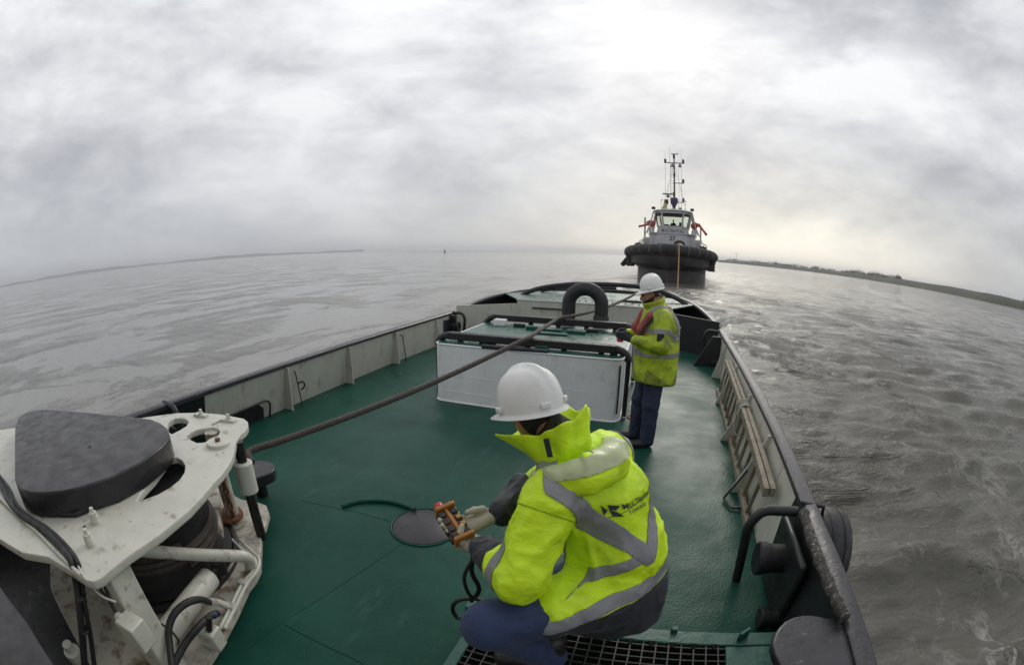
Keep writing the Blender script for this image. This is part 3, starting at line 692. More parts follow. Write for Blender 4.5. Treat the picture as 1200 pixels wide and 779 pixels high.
def haze():
    lo, hi = np.array([-8000, -8000, SEA_Z - 1.0]), np.array([8000, 8000, 60.0])
    m = bpy.data.materials.new('sea_haze'); m.use_nodes = True; nt = m.node_tree; nt.nodes.clear()
    o = nt.nodes.new('ShaderNodeOutputMaterial'); v = nt.nodes.new('ShaderNodeVolumePrincipled')
    v.inputs['Color'].default_value = (0.86, 0.88, 0.92, 1); v.inputs['Density'].default_value = 0.00022; v.inputs['Anisotropy'].default_value = 0.3
    nt.links.new(v.outputs[0], o.inputs['Volume'])
    b = obj('haze', Geo().box((lo + hi) / 2, hi - lo), m, None, smooth=False); tag(b, kind='stuff')
haze()
# ------------------------------------------------------------------ stern
def stern():
    t = thing('stern_platform', (-1.5, STERN_Y, 0), 'pale stern step with green top under the curved tow rail behind the white casing', 'platform')
    zt = 0.86
    obj('front_panel', Geo().box((-1.5, STERN_Y + 0.02, zt / 2), (3.7, 0.04, zt)), M['cream'], t, smooth=False, bevel=.01)
    top = [(-3.35, STERN_Y + .001), (0.35, STERN_Y + .001), (0.95, 11.6), (0.55, 12.9), (-0.4, 13.5), (-2.6, 13.5), (-3.6, 12.9), (-4.1, 11.6)]
    obj('top_plate', Geo().prism(top, zt + 0.002, zt + 0.03), M['greentrim'], t, smooth=False)
    obj('nosing', Geo().tube([(-3.36, STERN_Y, zt + .01), (0.36, STERN_Y, zt + .01)], 0.018, 8), M['cream'], t)
    for k in range(16):
        x = -2.2 + 0.16 * k
        obj('bolt', Geo().lathe([(0.022, 0), (0.022, 0.018), (0.0, 0.02)], (x, STERN_Y + 0.32 + .02 * (k % 2), zt + 0.03), n=6), M['steel'], t)
    obj('fairlead_bar', Geo().box((-0.55, 11.2, zt + .05), (0.75, 0.2, 0.05)), M['blackpaint'], t, bevel=.01)
    obj('drip_bar', Geo().tube([(-2.95, STERN_Y - .03, 0.70), (-2.0, STERN_Y - .03, 0.70)], 0.02, 8), M['steel'], t)
    # corner walls
    for (x0, y0), (x1, y1), m in (((-4.46, 9.3), (-3.35, STERN_Y), M['cream']), ((1.37, 9.52), (0.35, STERN_Y), M['blackpaint'])):
        d = np.array([x1 - x0, y1 - y0]); n = np.array([-d[1], d[0]]) / np.linalg.norm(d) * 0.03
        if n[1] < 0: n = -n
        obj('corner_panel', Geo().prism([(x0, y0), (x1, y1), (x1 + n[0], y1 + n[1]), (x0 + n[0], y0 + n[1])], 0.001, 0.78), m, t, smooth=False)
    # dark quarter rails sweeping round the stern
    for s, pts in ((0, [(-4.53, 9.6, RH), (-4.5, 10.3, .70), (-4.2, 11.3, .84), (-3.7, 12.6, .90), (-2.5, 13.55, .92), (-1.4, 13.7, .93), (-0.3, 13.55, .92), (0.6, 12.9, .90), (1.02, 11.7, .84), (1.3, 10.5, .70), (1.37, 9.55, RH)]),):
        obj('quarter_rail', Geo().tube(curve(pts, 6), 0.06, 12), M['rail'], t)
    arch = [(-3.62, 11.5, 0.83), (-3.45, 11.6, 0.95), (-3.1, 11.8, 1.07), (-2.5, 12.0, 1.17), (-1.9, 12.0, 1.22), (-0.9, 12.0, 1.24), (-0.2, 12.0, 1.2), (0.3, 11.9, 1.08), (0.65, 11.7, 0.95), (0.8, 11.6, 0.84)]
    obj('tow_rail', Geo().tube(curve(arch, 6), 0.062, 14), M['rubber'], t)
    low = [(-3.3, 12.4, 0.93), (-2.8, 12.6, 1.03), (-2.0, 12.8, 1.08), (-1.2, 12.9, 1.08)]
    obj('tow_rail', Geo().tube(curve(low, 6), 0.05, 12), M['rail'], t)
    obj('pad_eye', Geo().box((-2.5, 11.9, zt + .06), (0.4, 0.12, 0.08)), M['casing'], t, bevel=.01)
    hull = [(1.37, 9.5), (1.3, 10.5), (1.02, 11.7), (0.6, 12.9), (-0.3, 13.55), (-1.4, 13.7), (-2.5, 13.55), (-3.7, 12.6), (-4.2, 11.3), (-4.5, 10.3), (-4.53, 9.5)]
    g = Geo(); n = len(hull); g.add([(x, y, 0.86 if 10.9 < y else 0.66) for x, y in hull] + [(x, y, -1.4) for x, y in hull], [(i, i + 1, n + i + 1, n + i) for i in range(n - 1)])
    obj('hull_plating', g, M['blackpaint'], t)
stern()
def mooring_station(x, y, inb, label, wide=1.0, rod=True):
    """Two horizontal bitts on a black block against the bulwark with a bent guard pipe."""
    t = thing('mooring_bitt', (x, y, 0), label, 'mooring bitt')
    obj('block', Geo().box((x + inb * 0.012, y - .12, 0.27), (0.05, 0.62, 0.52)), M['blackpaint'], t, bevel=.02)
    for z, L_, r, dy in ((0.345, 0.24, 0.102, -.09), (0.085, 0.20, 0.068, -.38)):
        prof = [(r * .93, 0), (r * .93, L_ * .55), (r, L_ * .70), (r * 1.08, L_ * .82), (r * 1.08, L_ * .96), (r * 0.95, L_)]
        obj('bollard', Geo().lathe(prof, (x - inb * (0.02 if z > .2 else .05), y + dy, z), (inb, 0, 0), 28), M['rubber'], t)
    p = [(x + inb * .0, y + .02, RH + .01), (x + inb * .24, y + .02, RH + .02), (x + inb * .31, y + .02, RH - .10), (x + inb * .235, y + .10, 0.0)]
    obj('guard_pipe', Geo().tube(fillet(p, 0.12, 7), 0.033, 12), M['rubber'], t)
    return t
mooring_station(1.05, 2.35, -1, 'black mooring bitt with bent guard pipe under the chafed rail nearest the camera')
mooring_station(1.33, 9.15, -1, 'black mooring bitt at the far end of the ladder bulwark, beside the standing worker')
mooring_station(-4.47, 2.0, 1, 'black mooring bitt half hidden behind the white winch plate')
mooring_station(-4.50, 9.15, 1, 'black mooring bitt in the far corner beyond the white casing')
# black quarter plates closing the aft corners
for x0, inb, lab in ((1.33, -1, 'black triangular gusset plate at the far end of the ladder bulwark'), (-4.50, 1, 'black upright gusset plate at the far end of the winch side bulwark')):
    y = 8.72 if inb < 0 else 9.0
    P = [(x0, 0.0), (x0 + inb * .52, 0.0), (x0 + inb * .18 - .0, RH - .02), (x0, RH - .02)]
    if inb > 0: P = [(x0, 0.0), (x0 + .16, 0.0), (x0 + .14, RH - .02), (x0, RH - .02)]
    V = [(x, y, z) for x, z in P] + [(x, y + .05, z) for x, z in P]
    o = obj('gusset_plate', Geo().add(V, [(0, 1, 2, 3), (7, 6, 5, 4), (0, 1, 5, 4), (1, 2, 6, 5), (2, 3, 7, 6), (3, 0, 4, 7)]), M['blackpaint'], None, smooth=False, bevel=.01); tag(o, lab, 'gusset plate')
# starboard rail: chafed cover, fairlead plate, fender outside
P = curve([at(942, 600, 2, RH + .04), at(950, 630, 2, RH + .045), at(962, 662, 2, RH + .045), at(976, 695, 2, RH + .045), at(990, 724, 2, RH + .04)], 14)
rs = np.random.RandomState(2)
chafe = obj('chafe_guard', Geo().tube(P, [0.029 + 0.006 * math.sin(i * .9) * math.sin(i * .37 + 1) + .003 * rs.rand() for i in range(len(P))], 16), M['chafe']); tag(chafe, 'frayed brown chafing sleeve worn rough along the inner edge of the black rail', 'chafing sleeve')
flp = [(905, 752), (908, 742), (913, 734), (920, 727), (930, 722), (942, 719.5), (952, 719.5), (975, 724), (997, 731), (1012, 765), (1030, 800), (990, 860), (940, 830), (918, 785), (908, 765)]
g = Geo().prism([at(x, y, 2, RH - .005)[:2] for x, y in flp], RH - .06, RH - .005)
tag(obj('fairlead_plate', g, M['rail'], None, smooth=True, bevel=.012, seg=3), 'rounded black plate on the rail beside the green grating step', 'fairlead plate')
ty = np.array((1.42, 2.50, 0.20))
t = thing('tyre_fender', ty, 'round black tyre fender hanging outside the broad rail above the water', 'tyre')
prof = [(0.15, -.08), (0.18, -.12), (0.25, -.135), (0.31, -.12), (0.335, -.07), (0.34, 0), (0.335, .07), (0.31, .12), (0.25, .135), (0.18, .12), (0.15, .08)]
gg = Geo(); gg.lathe(prof + [prof[0]], ty, (1, 0, 0), 48); gg.f = gg.f[:-2]
obj('tread', gg, M['rubber'], t)
gr = Geo()
for dx in (-.05, .05): gr.tube([ty + np.array([dx, 0.337 * math.cos(a), 0.337 * math.sin(a)]) for a in np.linspace(0, 2 * PI, 48, endpoint=False)], 0.007, 6, closed=True)
obj('rib', gr, M['rubber'], t)
obj('chain', Geo().tube([ty + [-.10, 0.0, .30], (1.28, 2.45, RH), (1.1, 2.45, RH + .03)], 0.014, 8), M['steel'], t)
# ladder lashed along the starboard bulwark
def ladder():
    a0, a1 = at(846.5, 418, 0, 1.13), at(904, 575, 0, 1.00)
    L0, L1 = np.array([1.19, 7.0, .50]), np.array([0.985, 2.93, .455]); l0, l1 = np.array([1.11, 7.0, .035]), np.array([0.965, 3.05, .035])
    t = thing('ladder', (l0 + l1) / 2, 'weathered timber boarding ladder on its side, leaning along the cream bulwark', 'ladder')
    for o_ in (0, 0.055):
        q = np.array([o_, 0, 0.0]); obj('stile', Geo().beam(L0 + q, L1 + q, 0.046, 0.075), M['wood'], t, bevel=.004)
    obj('stile', Geo().beam(l0, l1, 0.046, 0.07), M['wood'], t, bevel=.004)
    for k in range(13):
        f = (k + 0.6) / 13.4; obj('rung', Geo().beam(l0 + (l1 - l0) * f, L0 + (L1 - L0) * f, 0.035, 0.022, up=(0, 1, 0)), M['wood'], t, bevel=.003)
    c = L0 + (L1 - L0) * 0.53
    t2 = thing('rope_lashing', c, 'pale rope lashing wound round the middle of the ladder', 'rope')
    rs = random.Random(4)
    for k in range(7):
        q = c + np.array([0.02, (k - 3) * 0.035, 0.0]); lo = rs.uniform(-.1, .0)
        ring = [q + np.array([0.075 * math.cos(a) + .01, 0.03 * math.sin(a + k), 0.055 * math.sin(a) + (lo if math.sin(a) < -.3 else 0)]) for a in np.linspace(0, 2 * PI, 18, endpoint=False)]
        obj('turn', Geo().tube(ring, 0.010, 6, closed=True), M['palerope'], t2)
    obj('tail', Geo().tube(curve([c + [-.04, 0, -.03], c + [-.08, -.1, -.16], c + [-.04, -.16, -.27], c + [.03, -.22, -.2]], 6), 0.009, 6), M['palerope'], t2)
ladder()
p = [at(866, 533, 0, .96), at(860, 583, 2, 0.03), at(871, 589, 2, 0.03)]
tag(obj('grab_bar', Geo().tube(fillet([(0.98, 3.62, .30), (0.80, 3.58, .02), (0.86, 3.42, .02), (0.98, 3.42, .03)], .03), 0.012, 8), M['blackpaint']), 'thin black bent grab bar at the foot of the ladder', 'grab bar')
# ------------------------------------------------------------------ casing
def rrect(x0, y0, x1, y1, r, k=7):
    out = []
    for cx, cy, a in ((x1 - r, y0 + r, -PI / 2), (x1 - r, y1 - r, 0), (x0 + r, y1 - r, PI / 2), (x0 + r, y0 + r, PI)):
        out += [(cx + r * math.cos(a + PI / 2 * i / k), cy + r * math.sin(a + PI / 2 * i / k)) for i in range(k + 1)]
    return out
CX0, CX1, CY0, CY1, CH = -2.88, -0.36, 5.28, 7.35, 0.80
def casing():
    t = thing('casing', ((CX0 + CX1) / 2, (CY0 + CY1) / 2, 0), 'large white deck casing with rounded corners and green top, amidships', 'casing')
    out = rrect(CX0, CY0, CX1, CY1, 0.12)
    w = obj('wall', Geo().prism(out, 0.001, CH), M['casing'], t, angle=50)
    obj('foot_weld', Geo().tube([(x, y, 0.006) for x, y in rrect(CX0 - .003, CY0 - .003, CX1 + .003, CY1 + .003, .122)], 0.012, 8, closed=True), M['casing'], t)
    obj('rim', Geo().tube([(x, y, CH) for x, y in out], 0.012, 8, closed=True), M['casing'], t)
    for z in (0.37, 0.14):
        o = obj('weld_bead', Geo().tube([(CX0 + .1, CY0 - .0005, z + .02), (CX1 - .4, CY0 - .0005, z)], 0.0035, 6), M['casing'], t)
    obj('weld_bead', Geo().tube([(CX1 - .13, CY0 - .0005, 0.02), (CX1 - .13, CY0 - .0005, CH - .02)], 0.003, 6), M['casing'], t)
    lid = rrect(CX0 + .02, CY0 + .02, CX1 - .02, CY1 - .02, 0.11)
    obj('top_plate', Geo().prism(lid, CH - .002, CH + .012), M['greentrim'], t, angle=50)
    # bent guard bars that carry the tow wire across the top
    for y, xa, xb, za in ((5.50, CX0 - .05, CX1 + .05, .885), (7.2, CX0 - .02, CX1 + .05, .915)):
        pth = [(xa, y, 0.02), (xa, y, 0.80), (xa + .12, y, za), (xb - .12, y, za), (xb, y, 0.8), (xb, y, 0.02)]
        obj('guard_bar', Geo().tube(fillet(pth, 0.12, 6), [0.030] * 2 + [.05] * (len(fillet(pth, .12, 6)) - 4) + [.030] * 2, 14), M['rubber'], t)
        obj('guard_plank', Geo().box(((xa + xb) / 2, y, za - .002), (xb - xa - .34, .125, .098)), M['rubber'], t, bevel=.012)
        for k in range(5):
            x = xa + .35 + k * (xb - xa - .7) / 4; obj('bar_foot', Geo().box((x, y, 0.845), (0.07, 0.05, 0.07)), M['rubber'], t)
    obj('strip', Geo().box((CX1 - .03, CY0 + .02, .42), (0.018, 0.02, 0.62), RZ), M['rubber'], t, bevel=.003)
    for x, y, sx, sy, sz, m in ((-1.62, 6.75, .34, .12, .05, M['greentrim']), (-1.22, 6.78, .30, .16, .05, M['greentrim']), (-1.95, 6.8, .16, .1, .06, M['greentrim']), (-2.55, 7.0, .2, .14, .10, M['casing']), (-1.72, 5.50, .16, .05, .05, M['casing']), (-1.42, 5.46, .18, .06, .05, M['greentrim']), (-0.5, 5.5, .1, .06, .04, M['greentrim']), (-1.55, 6.5, .5, .1, .03, M['greentrim'])):
        obj('lug', Geo().box((x, y, CH + .012 + sz / 2), (sx, sy, sz)), m, t, bevel=.008)
    for x, y in ((-2.2, 6.95), (-1.0, 6.95), (-2.2, 5.5)):
        obj('hinge', Geo().box((x, y, CH + .04), (.2, .05, .055)), M['rubber'], t, bevel=.01)
casing()
tag(obj('crowbar', Geo().tube([(-2.17, 5.28, .822), (-1.30, 5.30, .822)], 0.03, 12), M['rubber']), 'short thick black bar lying along the near edge of the white casing', 'bar')
def vent():
    y = 7.85; xl, xr = -1.57, -0.98
    t = thing('goose_neck_vent', ((xl + xr) / 2, y, 0), 'black upside down U shaped vent pipe behind the white casing', 'vent pipe')
    r = (xr - xl) / 2; zc = 1.14; c = (xl + xr) / 2
    P = [(xl, y, 0), (xl, y, .5), (xl, y, zc)] + [(c - r * math.cos(a), y, zc + r * .95 * math.sin(a)) for a in np.linspace(0.12, PI - .12, 22)] + [(xr, y, zc), (xr, y, .95)]
    obj('bend', Geo().tube(P, 0.122, 24), M['rubber'], t)
    obj('collar', Geo().lathe([(0.13, 0), (0.142, .01), (0.142, .5), (0.13, .52)], (xr, y, .45), n=24), M['rubber'], t)
    obj('stem', Geo().cyl((xr, y, 0), (xr, y, .5), .12, 24), M['rubber'], t)
    obj('brace', Geo().add([(xl - .12, y - .02, .92), (xl - .12, y - .02, .45), (xl - .62, y - .02, .45), (xl - .12, y + .02, .92), (xl - .12, y + .02, .45), (xl - .62, y + .02, .45)], [(0, 1, 2), (5, 4, 3), (0, 1, 4, 3), (1, 2, 5, 4), (2, 0, 3, 5)]), M['blackpaint'], t, smooth=False)
vent()
sp = at(742, 489, 2, 0.0)
t = thing('stanchion', sp, 'thin black stanchion with a red round foot beside the standing worker', 'stanchion')
obj('post', Geo().cyl(sp + [0, 0, .02], sp + [0, 0, .78], .022, 12), M['rubber'], t)
obj('foot', Geo().lathe([(.085, 0), (.085, .012), (.05, .02), (.03, .06), (.0, .061)], sp, n=24), M['redpaint'], t)
# ------------------------------------------------------------------ tow wire
def wire_path():
    a = [at(292, 529, 1, 2.02), at(400, 488, 1, 3.45), at(507, 443, 1, 4.75)]
    p0 = np.array([-2.66, 2.02, a[0][2]])
    pts = [np.array([-2.75, 1.93, a[0][2] - .02]), a[0]]
    q = at(618, 396, 2, 0.97); q2 = at(655, 372.5, 2, 1.0)
    n = 14
    for k in range(1, n): f = k / n; b = a[0] + (q - a[0]) * f; b[2] -= 0.06 * math.sin(PI * f); pts.append(b)
    pts += [q]
    for k in range(1, 4): pts.append(q + (q2 - q) * k / 4)
    e = at(746, 344, 1, 11.5)
    pts += [q2]
    for k in range(1, 10): f = k / 10; b = q2 + (e - q2) * f; b[2] -= 0.10 * math.sin(PI * f) * (1 - .3 * f); pts.append(b)
    pts += [e, np.array([e[0] + .35, 13.6, e[2] - .04])]
    return pts
def tow_wire():
    C = np.array(curve(wire_path(), 14)); seg = np.r_[0, np.cumsum(np.linalg.norm(np.diff(C, axis=0), axis=1))]
    s = np.arange(0, seg[-1], 0.022); P = np.stack([np.interp(s, seg, C[:, i]) for i in range(3)], 1)
    o0 = P[0]; t = thing('tow_wire', o0, 'long twisted dark tow wire running from the winch over the white casing to the stern', 'tow wire')
    T = np.gradient(P, axis=0); T /= np.linalg.norm(T, axis=1)[:, None]
    U = np.cross(T, [0, 0, 1.0]); U /= np.linalg.norm(U, axis=1)[:, None]; W = np.cross(U, T)
    obj('core', Geo().tube(P[::4], 0.018, 8), M['rope'], t)
    for k in range(6):
        a = 2 * PI * s / 0.30 + k * PI / 3
        obj('strand', Geo().tube(P + 0.0185 * (np.cos(a)[:, None] * U + np.sin(a)[:, None] * W), 0.0118, 7), M['rope'], t)
tow_wire()
# ------------------------------------------------------------------ grating step
def grating():
    z = 0.24
    t = thing('grating_step', (0.1, 1.0, 0), 'low green step with a steel grating top that the kneeling worker rests on', 'grating')
    x0, x1, y0, y1 = -0.64, 0.62, -1.2, 1.60
    for c, s in (((0.1, y1 + .05, z / 2), (1.75, .10, z - .002)), ((x1 + .17, .2, z / 2 - .002), (.33, 2.79, z - .004)), ((x0 - .03, .2, z / 2 - .002), (.06, 2.79, z - .004))):
        obj('frame', Geo().box(c, s), M['greentrim'], t, smooth=False, bevel=.008)
    me = None
    n = 34
    for k in range(n):
        y = y1 - 0.025 - k * 0.045
        if me is None:
            o = obj('bearing_bar', Geo().box((0, 0, 0), (x1 - x0 + .01, 0.006, 0.035)), M['steel'], None, smooth=False, origin=(0, 0, 0)); me = o.data
        else:
            o = bpy.data.objects.new('bearing_bar', me); COL.objects.link(o)
        o.parent = t; o.location = (np.array([(x0 + x1) / 2, y, z - .022]) - np.array(t.location))
    me = None
    for k in range(19):
        x = x0 + 0.035 + k * 0.066
        if me is None:
            o = obj('cross_bar', Geo().box((0, 0, 0), (0.007, 1.56, 0.012)), M['steel'], None, smooth=False, origin=(0, 0, 0)); me = o.data
        else:
            o = bpy.data.objects.new('cross_bar', me); COL.objects.link(o)
        o.parent = t; o.location = (np.array([x, y1 - .79, z - .008]) - np.array(t.location))
    for k in range(7):
        x = -.1 + .11 * k; obj('clip', Geo().add([(x - .02, y1 + .002, z + .002), (x + .02, y1 + .002, z + .002), (x, y1 - .035, z + .002), (x, y1 - .01, z + .016)], [(0, 1, 2), (0, 1, 3), (1, 2, 3), (2, 0, 3)]), M['steel'], t, smooth=False)
    b = at(872, 742, 2, z + .03); obj('bracket', Geo().beam(b + [-.03, -.03, 0], b + [.03, .02, 0], .02, .06), M['greentrim'], t, bevel=.004)
    obj('lug', Geo().box((x1 - .28, y1 + .09, z + .012), (.035, .03, .03)), M['greentrim'], t, bevel=.004)
grating()
# ------------------------------------------------------------------ towing winch
def winch():
    base = at(230, 640, 2, 0.0)
    t = thing('towing_winch', base, 'white steel towing winch with a slate grey pad on its holed top plate', 'winch')
    ZT = 0.90
    o2 = lambda pts, z: [tuple(at(x, y, 2, z)[:2]) for x, y in pts]
    top = [(150, 492), (180, 487.5), (207, 484), (233, 483.4), (258, 485.4), (275, 488.5), (285, 490.5), (289.5, 494), (290, 499), (287, 504), (280.6, 509), (275.5, 517), (274, 524), (273, 532), (268.3, 542), (260, 554), (250, 564.5), (236, 581), (221, 597), (187, 625), (150, 650), (128, 667), (118, 676), (109, 680), (100, 678), (80, 665), (56.6, 651), (26, 646), (0, 630), (-40, 600), (-70, 560), (-60, 530), (-10, 505), (60, 495)]
    h1 = [(195, 499), (197, 494), (204, 490), (212, 489), (219, 490.5), (222, 494), (219, 499), (211, 504), (201, 509), (197, 506)]
    h2 = [(217, 511), (224, 505.5), (232, 502.5), (242, 501), (250, 500), (256, 501.5), (259, 505), (256, 510), (248, 515), (239, 518.5), (230, 519), (222, 515)]
    slot = [(245.5, 497), (262, 489.5), (265, 491.5), (249, 499)]
    h3 = [(198, 536), (207, 535), (214, 538.5), (218, 545), (217, 553), (211, 562), (200, 571), (186, 579), (170, 585), (158, 588), (164, 577), (180, 560)]
    plate('top_plate', o2(top, ZT), [o2(h, ZT) for h in (h1, h2, slot, h3)], ZT - 0.045, ZT, M['winch'], t, 0.006)
    lowp = [(150, 545), (240, 560), (282, 585), (300, 588), (311, 592), (314, 600), (310, 614), (305, 625), (304, 645), (303, 664), (297, 676), (289, 686), (275, 716), (262, 740), (250, 760), (225, 800), (190, 840), (120, 800), (85, 740), (60, 690), (60, 620)]
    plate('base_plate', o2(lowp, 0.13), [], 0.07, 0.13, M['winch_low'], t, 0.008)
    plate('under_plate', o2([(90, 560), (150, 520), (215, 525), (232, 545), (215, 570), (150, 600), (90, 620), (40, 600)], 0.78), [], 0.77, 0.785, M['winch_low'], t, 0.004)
    obj('shade_sheet', Geo().prism(o2([(150, 545), (240, 560), (290, 600), (280, 690), (220, 860), (0, 1000), (-150, 800), (-100, 640)], .02), .001, .03), M['blackpaint'], t)  # black sheet on the deck, painted stand-in for the shade under the winch
    web = o2([(285, 600), (240, 600), (250, 640)], .3)
    # pad
    padp = [(17.0, 520), (17.5, 500), (21, 490), (31, 483), (43, 480), (55, 479.5), (98.6, 482.6), (164, 488.8), (178, 491), (188, 495), (196, 501), (198.5, 508), (197, 515), (189, 523.7), (164, 542), (131.5, 558.6), (92.4, 571), (70, 575.5), (51, 577), (36, 576.5), (26, 573), (19.5, 568), (17, 560), (17, 540)]
    pad = obj('pad', Geo().prism(o2(padp, 1.05), ZT + 0.002, 1.05), M['pad'], t, bevel=.012, seg=3, angle=40)
    hp = at(105, 523, 2, 1.05)
    obj('hole_plug', Geo().lathe([(0.018, 0), (0.018, .002), (0, .0025)], hp, n=12), M['rubber'], pad)
    obj('under_pad', Geo().prism(o2([(60, 590), (80, 585), (105, 583), (120, 588), (112, 598), (90, 607), (68, 607), (56, 600)], ZT), ZT + .002, ZT + .03), M['rubber'], t, bevel=.008)
    # bolts, cleat blocks on the plate
    for x, y in ((113, 612), (107, 638)):
        p = at(x, y, 2, ZT)
        b = obj('bolt', Geo().lathe([(.030, 0), (.030, .035), (.026, .045), (.0, .046)], p, n=20), M['winch'], t)
        obj('nut', Geo().lathe([(.026, .045), (.026, .06), (.013, .062), (.013, .085), (0, .086)], p, n=6), M['winch'], b)
    for x, y, a in ((236, 487.5, .3), (268, 493.5, .35)):
        p = at(x, y, 2, ZT); R_ = np.array([[math.cos(a), -math.sin(a), 0], [math.sin(a), math.cos(a), 0], [0, 0, 1]])
        b = obj('clamp', Geo().box(p + [0, 0, .010], (.13, .055, .02), R_), M['winch'], t, bevel=.004)
        obj('stud', Geo().lathe([(.022, .02), (.022, .03), (.014, .032), (.014, .055), (0, .056)], p, n=8), M['winch'], b)
    p = at(256, 521, 2, ZT)
    b = obj('cover', Geo().lathe([(.085, 0), (.085, .022), (.08, .026), (0, .027)], p, n=28), M['winch'], t)
    obj('stud', Geo().lathe([(.02, .026), (.02, .045), (0, .046)], p, n=8), M['rust'], b)
    for x, y in ((99, 617), (67, 627), (157, 563)):
        obj('bolt_hole', Geo().lathe([(.011, 0), (.011, .003), (0, .0035)], at(x, y, 2, ZT - .002), n=10), M['rust'], t)
    # tip pin with sleeve
    pp = at(280, 522, 2, ZT - .05)
    obj('pin', Geo().cyl((pp[0], pp[1], .10), (pp[0], pp[1], ZT - .02), .038, 20), M['steel'], t)
    obj('sleeve', Geo().lathe([(.055, 0), (.072, .008), (.072, .225), (.058, .235)], (pp[0], pp[1], .50), n=28), M['winch'], t, angle=45)
    # rusty pivot post and its stacked washers
    q = at(276, 612, 2, .13)
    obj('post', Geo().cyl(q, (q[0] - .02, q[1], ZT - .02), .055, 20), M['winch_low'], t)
    g = Geo()
    for k in range(11):
        z = .2 + k * .06; g.tube([np.array([q[0] + .052, q[1] - .035, z]) + np.array([.018 * math.cos(a) * (k % 2), .018 * math.cos(a) * ((k + 1) % 2), .036 * math.sin(a)]) for a in np.linspace(0, 2 * PI, 12, endpoint=False)], .010, 6, closed=True)
    obj('rusty_chain', g, M['rust'], t)
    for z, r in ((.13, .13), (.19, .115)):
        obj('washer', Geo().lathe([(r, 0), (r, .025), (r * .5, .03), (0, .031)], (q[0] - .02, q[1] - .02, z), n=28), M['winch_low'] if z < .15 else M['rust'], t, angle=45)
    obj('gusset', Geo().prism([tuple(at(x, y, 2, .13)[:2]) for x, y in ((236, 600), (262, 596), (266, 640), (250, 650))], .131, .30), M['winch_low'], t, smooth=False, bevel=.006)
    # drum
    c = at(150, 610, 2, .45); c = np.array([-2.82, .88, 0])
    prof = [(.60, .135), (.60, .19), (.54, .21), (.50, .32), (.49, .46), (.52, .62), (.56, .70), (.57, .76), (.56, .80)]
    d = obj('drum', Geo().lathe(prof, c, n=64), M['rubber'], t, angle=40)
    obj('drum_flange', Geo().tube([c + np.array([.62 * math.cos(a), .62 * math.sin(a), .15]) for a in np.linspace(0, 2 * PI, 64, endpoint=False)], .03, 10, closed=True), M['steel'], t)
    for k in range(3):
        r = .47 + .012 * (k % 2); z = .30 + k * .052
        obj('rope_turn', Geo().tube([c + np.array([(r + .03) * math.cos(a), (r + .03) * math.sin(a), z + .05 * a / 6.28]) for a in np.linspace(0, 2 * PI, 48)], .03, 8), M['rope'], t)
    # column, gland box
    k = at(128, 668, 2, ZT - .05)
    obj('column', Geo().box((k[0] - .03, k[1] + .02, (ZT - .045) / 2), (.16, .16, ZT - .05), RZ), M['winch'], t, bevel=.012, seg=3)
    gb = obj('gland_box', Geo().box((k[0] + .13, k[1] - .06, .60), (.13, .11, .15), RZ), M['winch'], t, bevel=.008)
    obj('gland', Geo().cyl((k[0] + .05, k[1] - .09, .655), (k[0] + .09, k[1] - .08, .65), .028, 16), M['winch'], gb)
    obj('gland_cable', Geo().tube(curve([(k[0] + .05, k[1] - .09, .66), (k[0] + .0, k[1] - .08, .72), (k[0] - .05, k[1] - .03, .86)], 6), .011, 8), M['rubber'], gb)
    obj('thin_cable', Geo().tube(curve([at(88, 655, 2, .91), at(100, 678, 2, .90), at(118, 697, 0, -1.80), at(136, 705, 0, -1.77)], 6), .006, 6), M['winch'], t)
    # cross pipe and hydraulic pipes along the edge
    a, b_ = at(150, 643, 2, .62), at(292, 651, 2, .30)
    obj('cross_pipe', Geo().tube(fillet([a, b_, at(294, 668, 2, .13)], .08, 6), .040, 16), M['winch'], t)
    for dx in (0, 9):
        pts = [at(272 + dx, 632, 2, .17), at(287 + dx, 647, 2, .17), at(299 + dx * .5, 655, 2, .17), at(297 + dx * .5, 668, 2, .17), at(284 + dx * .6, 684, 2, .17), at(270 + dx * .6, 712, 2, .17), at(258 + dx * .6, 736, 2, .17)]
        obj('hydraulic_pipe', Geo().tube(curve(pts, 5), .013, 8), M['winch'], t)
    for x, y in ((282, 684), (268, 712)):
        obj('pipe_clip', Geo().box(at(x + 3, y, 2, .16), (.07, .05, .06), RZ), M['winch_low'], t, bevel=.006)
    h0, h1_ = at(246, 676, 2, .27), at(188, 752, 2, .30)
    cyl = obj('hydraulic_cylinder', Geo().cyl(h1_, h0, .072, 24), M['winch'], t, bevel=.008)
    dd = (h0 - h1_) / np.linalg.norm(h0 - h1_)
    obj('rod', Geo().cyl(h0, h0 + dd * .16, .03, 14), M['steel'], cyl)
    obj('clevis', Geo().lathe([(.05, 0), (.05, .09), (0, .091)], h0 + dd * .13 - [0, 0, .05], n=16), M['rubber'], cyl)
    obj('band', Geo().tube([h1_ + dd * .08 + .076 * (math.cos(a) * np.array([dd[1], -dd[0], 0]) + math.sin(a) * np.array([0, 0, 1])) for a in np.linspace(0, 2 * PI, 24, endpoint=False)], .006, 6, closed=True), M['steel'], cyl)
    for pts in ([(246, 705, .30), (234, 702, .40), (219, 706, .46), (205, 718, .46), (198, 735, .42), (199, 757, .36), (203, 790, .30)], [(255, 718, .3), (246, 722, .36), (232, 735, .38), (218, 752, .34), (205, 776, .3), (196, 800, .28)]):
        obj('hydraulic_hose', Geo().tube(curve([at(x, y, 2, z) for x, y, z in pts], 6), .021, 10), M['rubber'], t)
    e = at(254, 705, 2, .30); obj('hose_end', Geo().tube([at(244, 704, 2, .30), e, at(266, 709, 2, .2)], .022, 10), M['winch'], t)
    vb = at(247, 745, 2, .22)
    v = obj('valve_block', Geo().box(vb, (.13, .10, .14), RZ), M['winch'], t, bevel=.01)
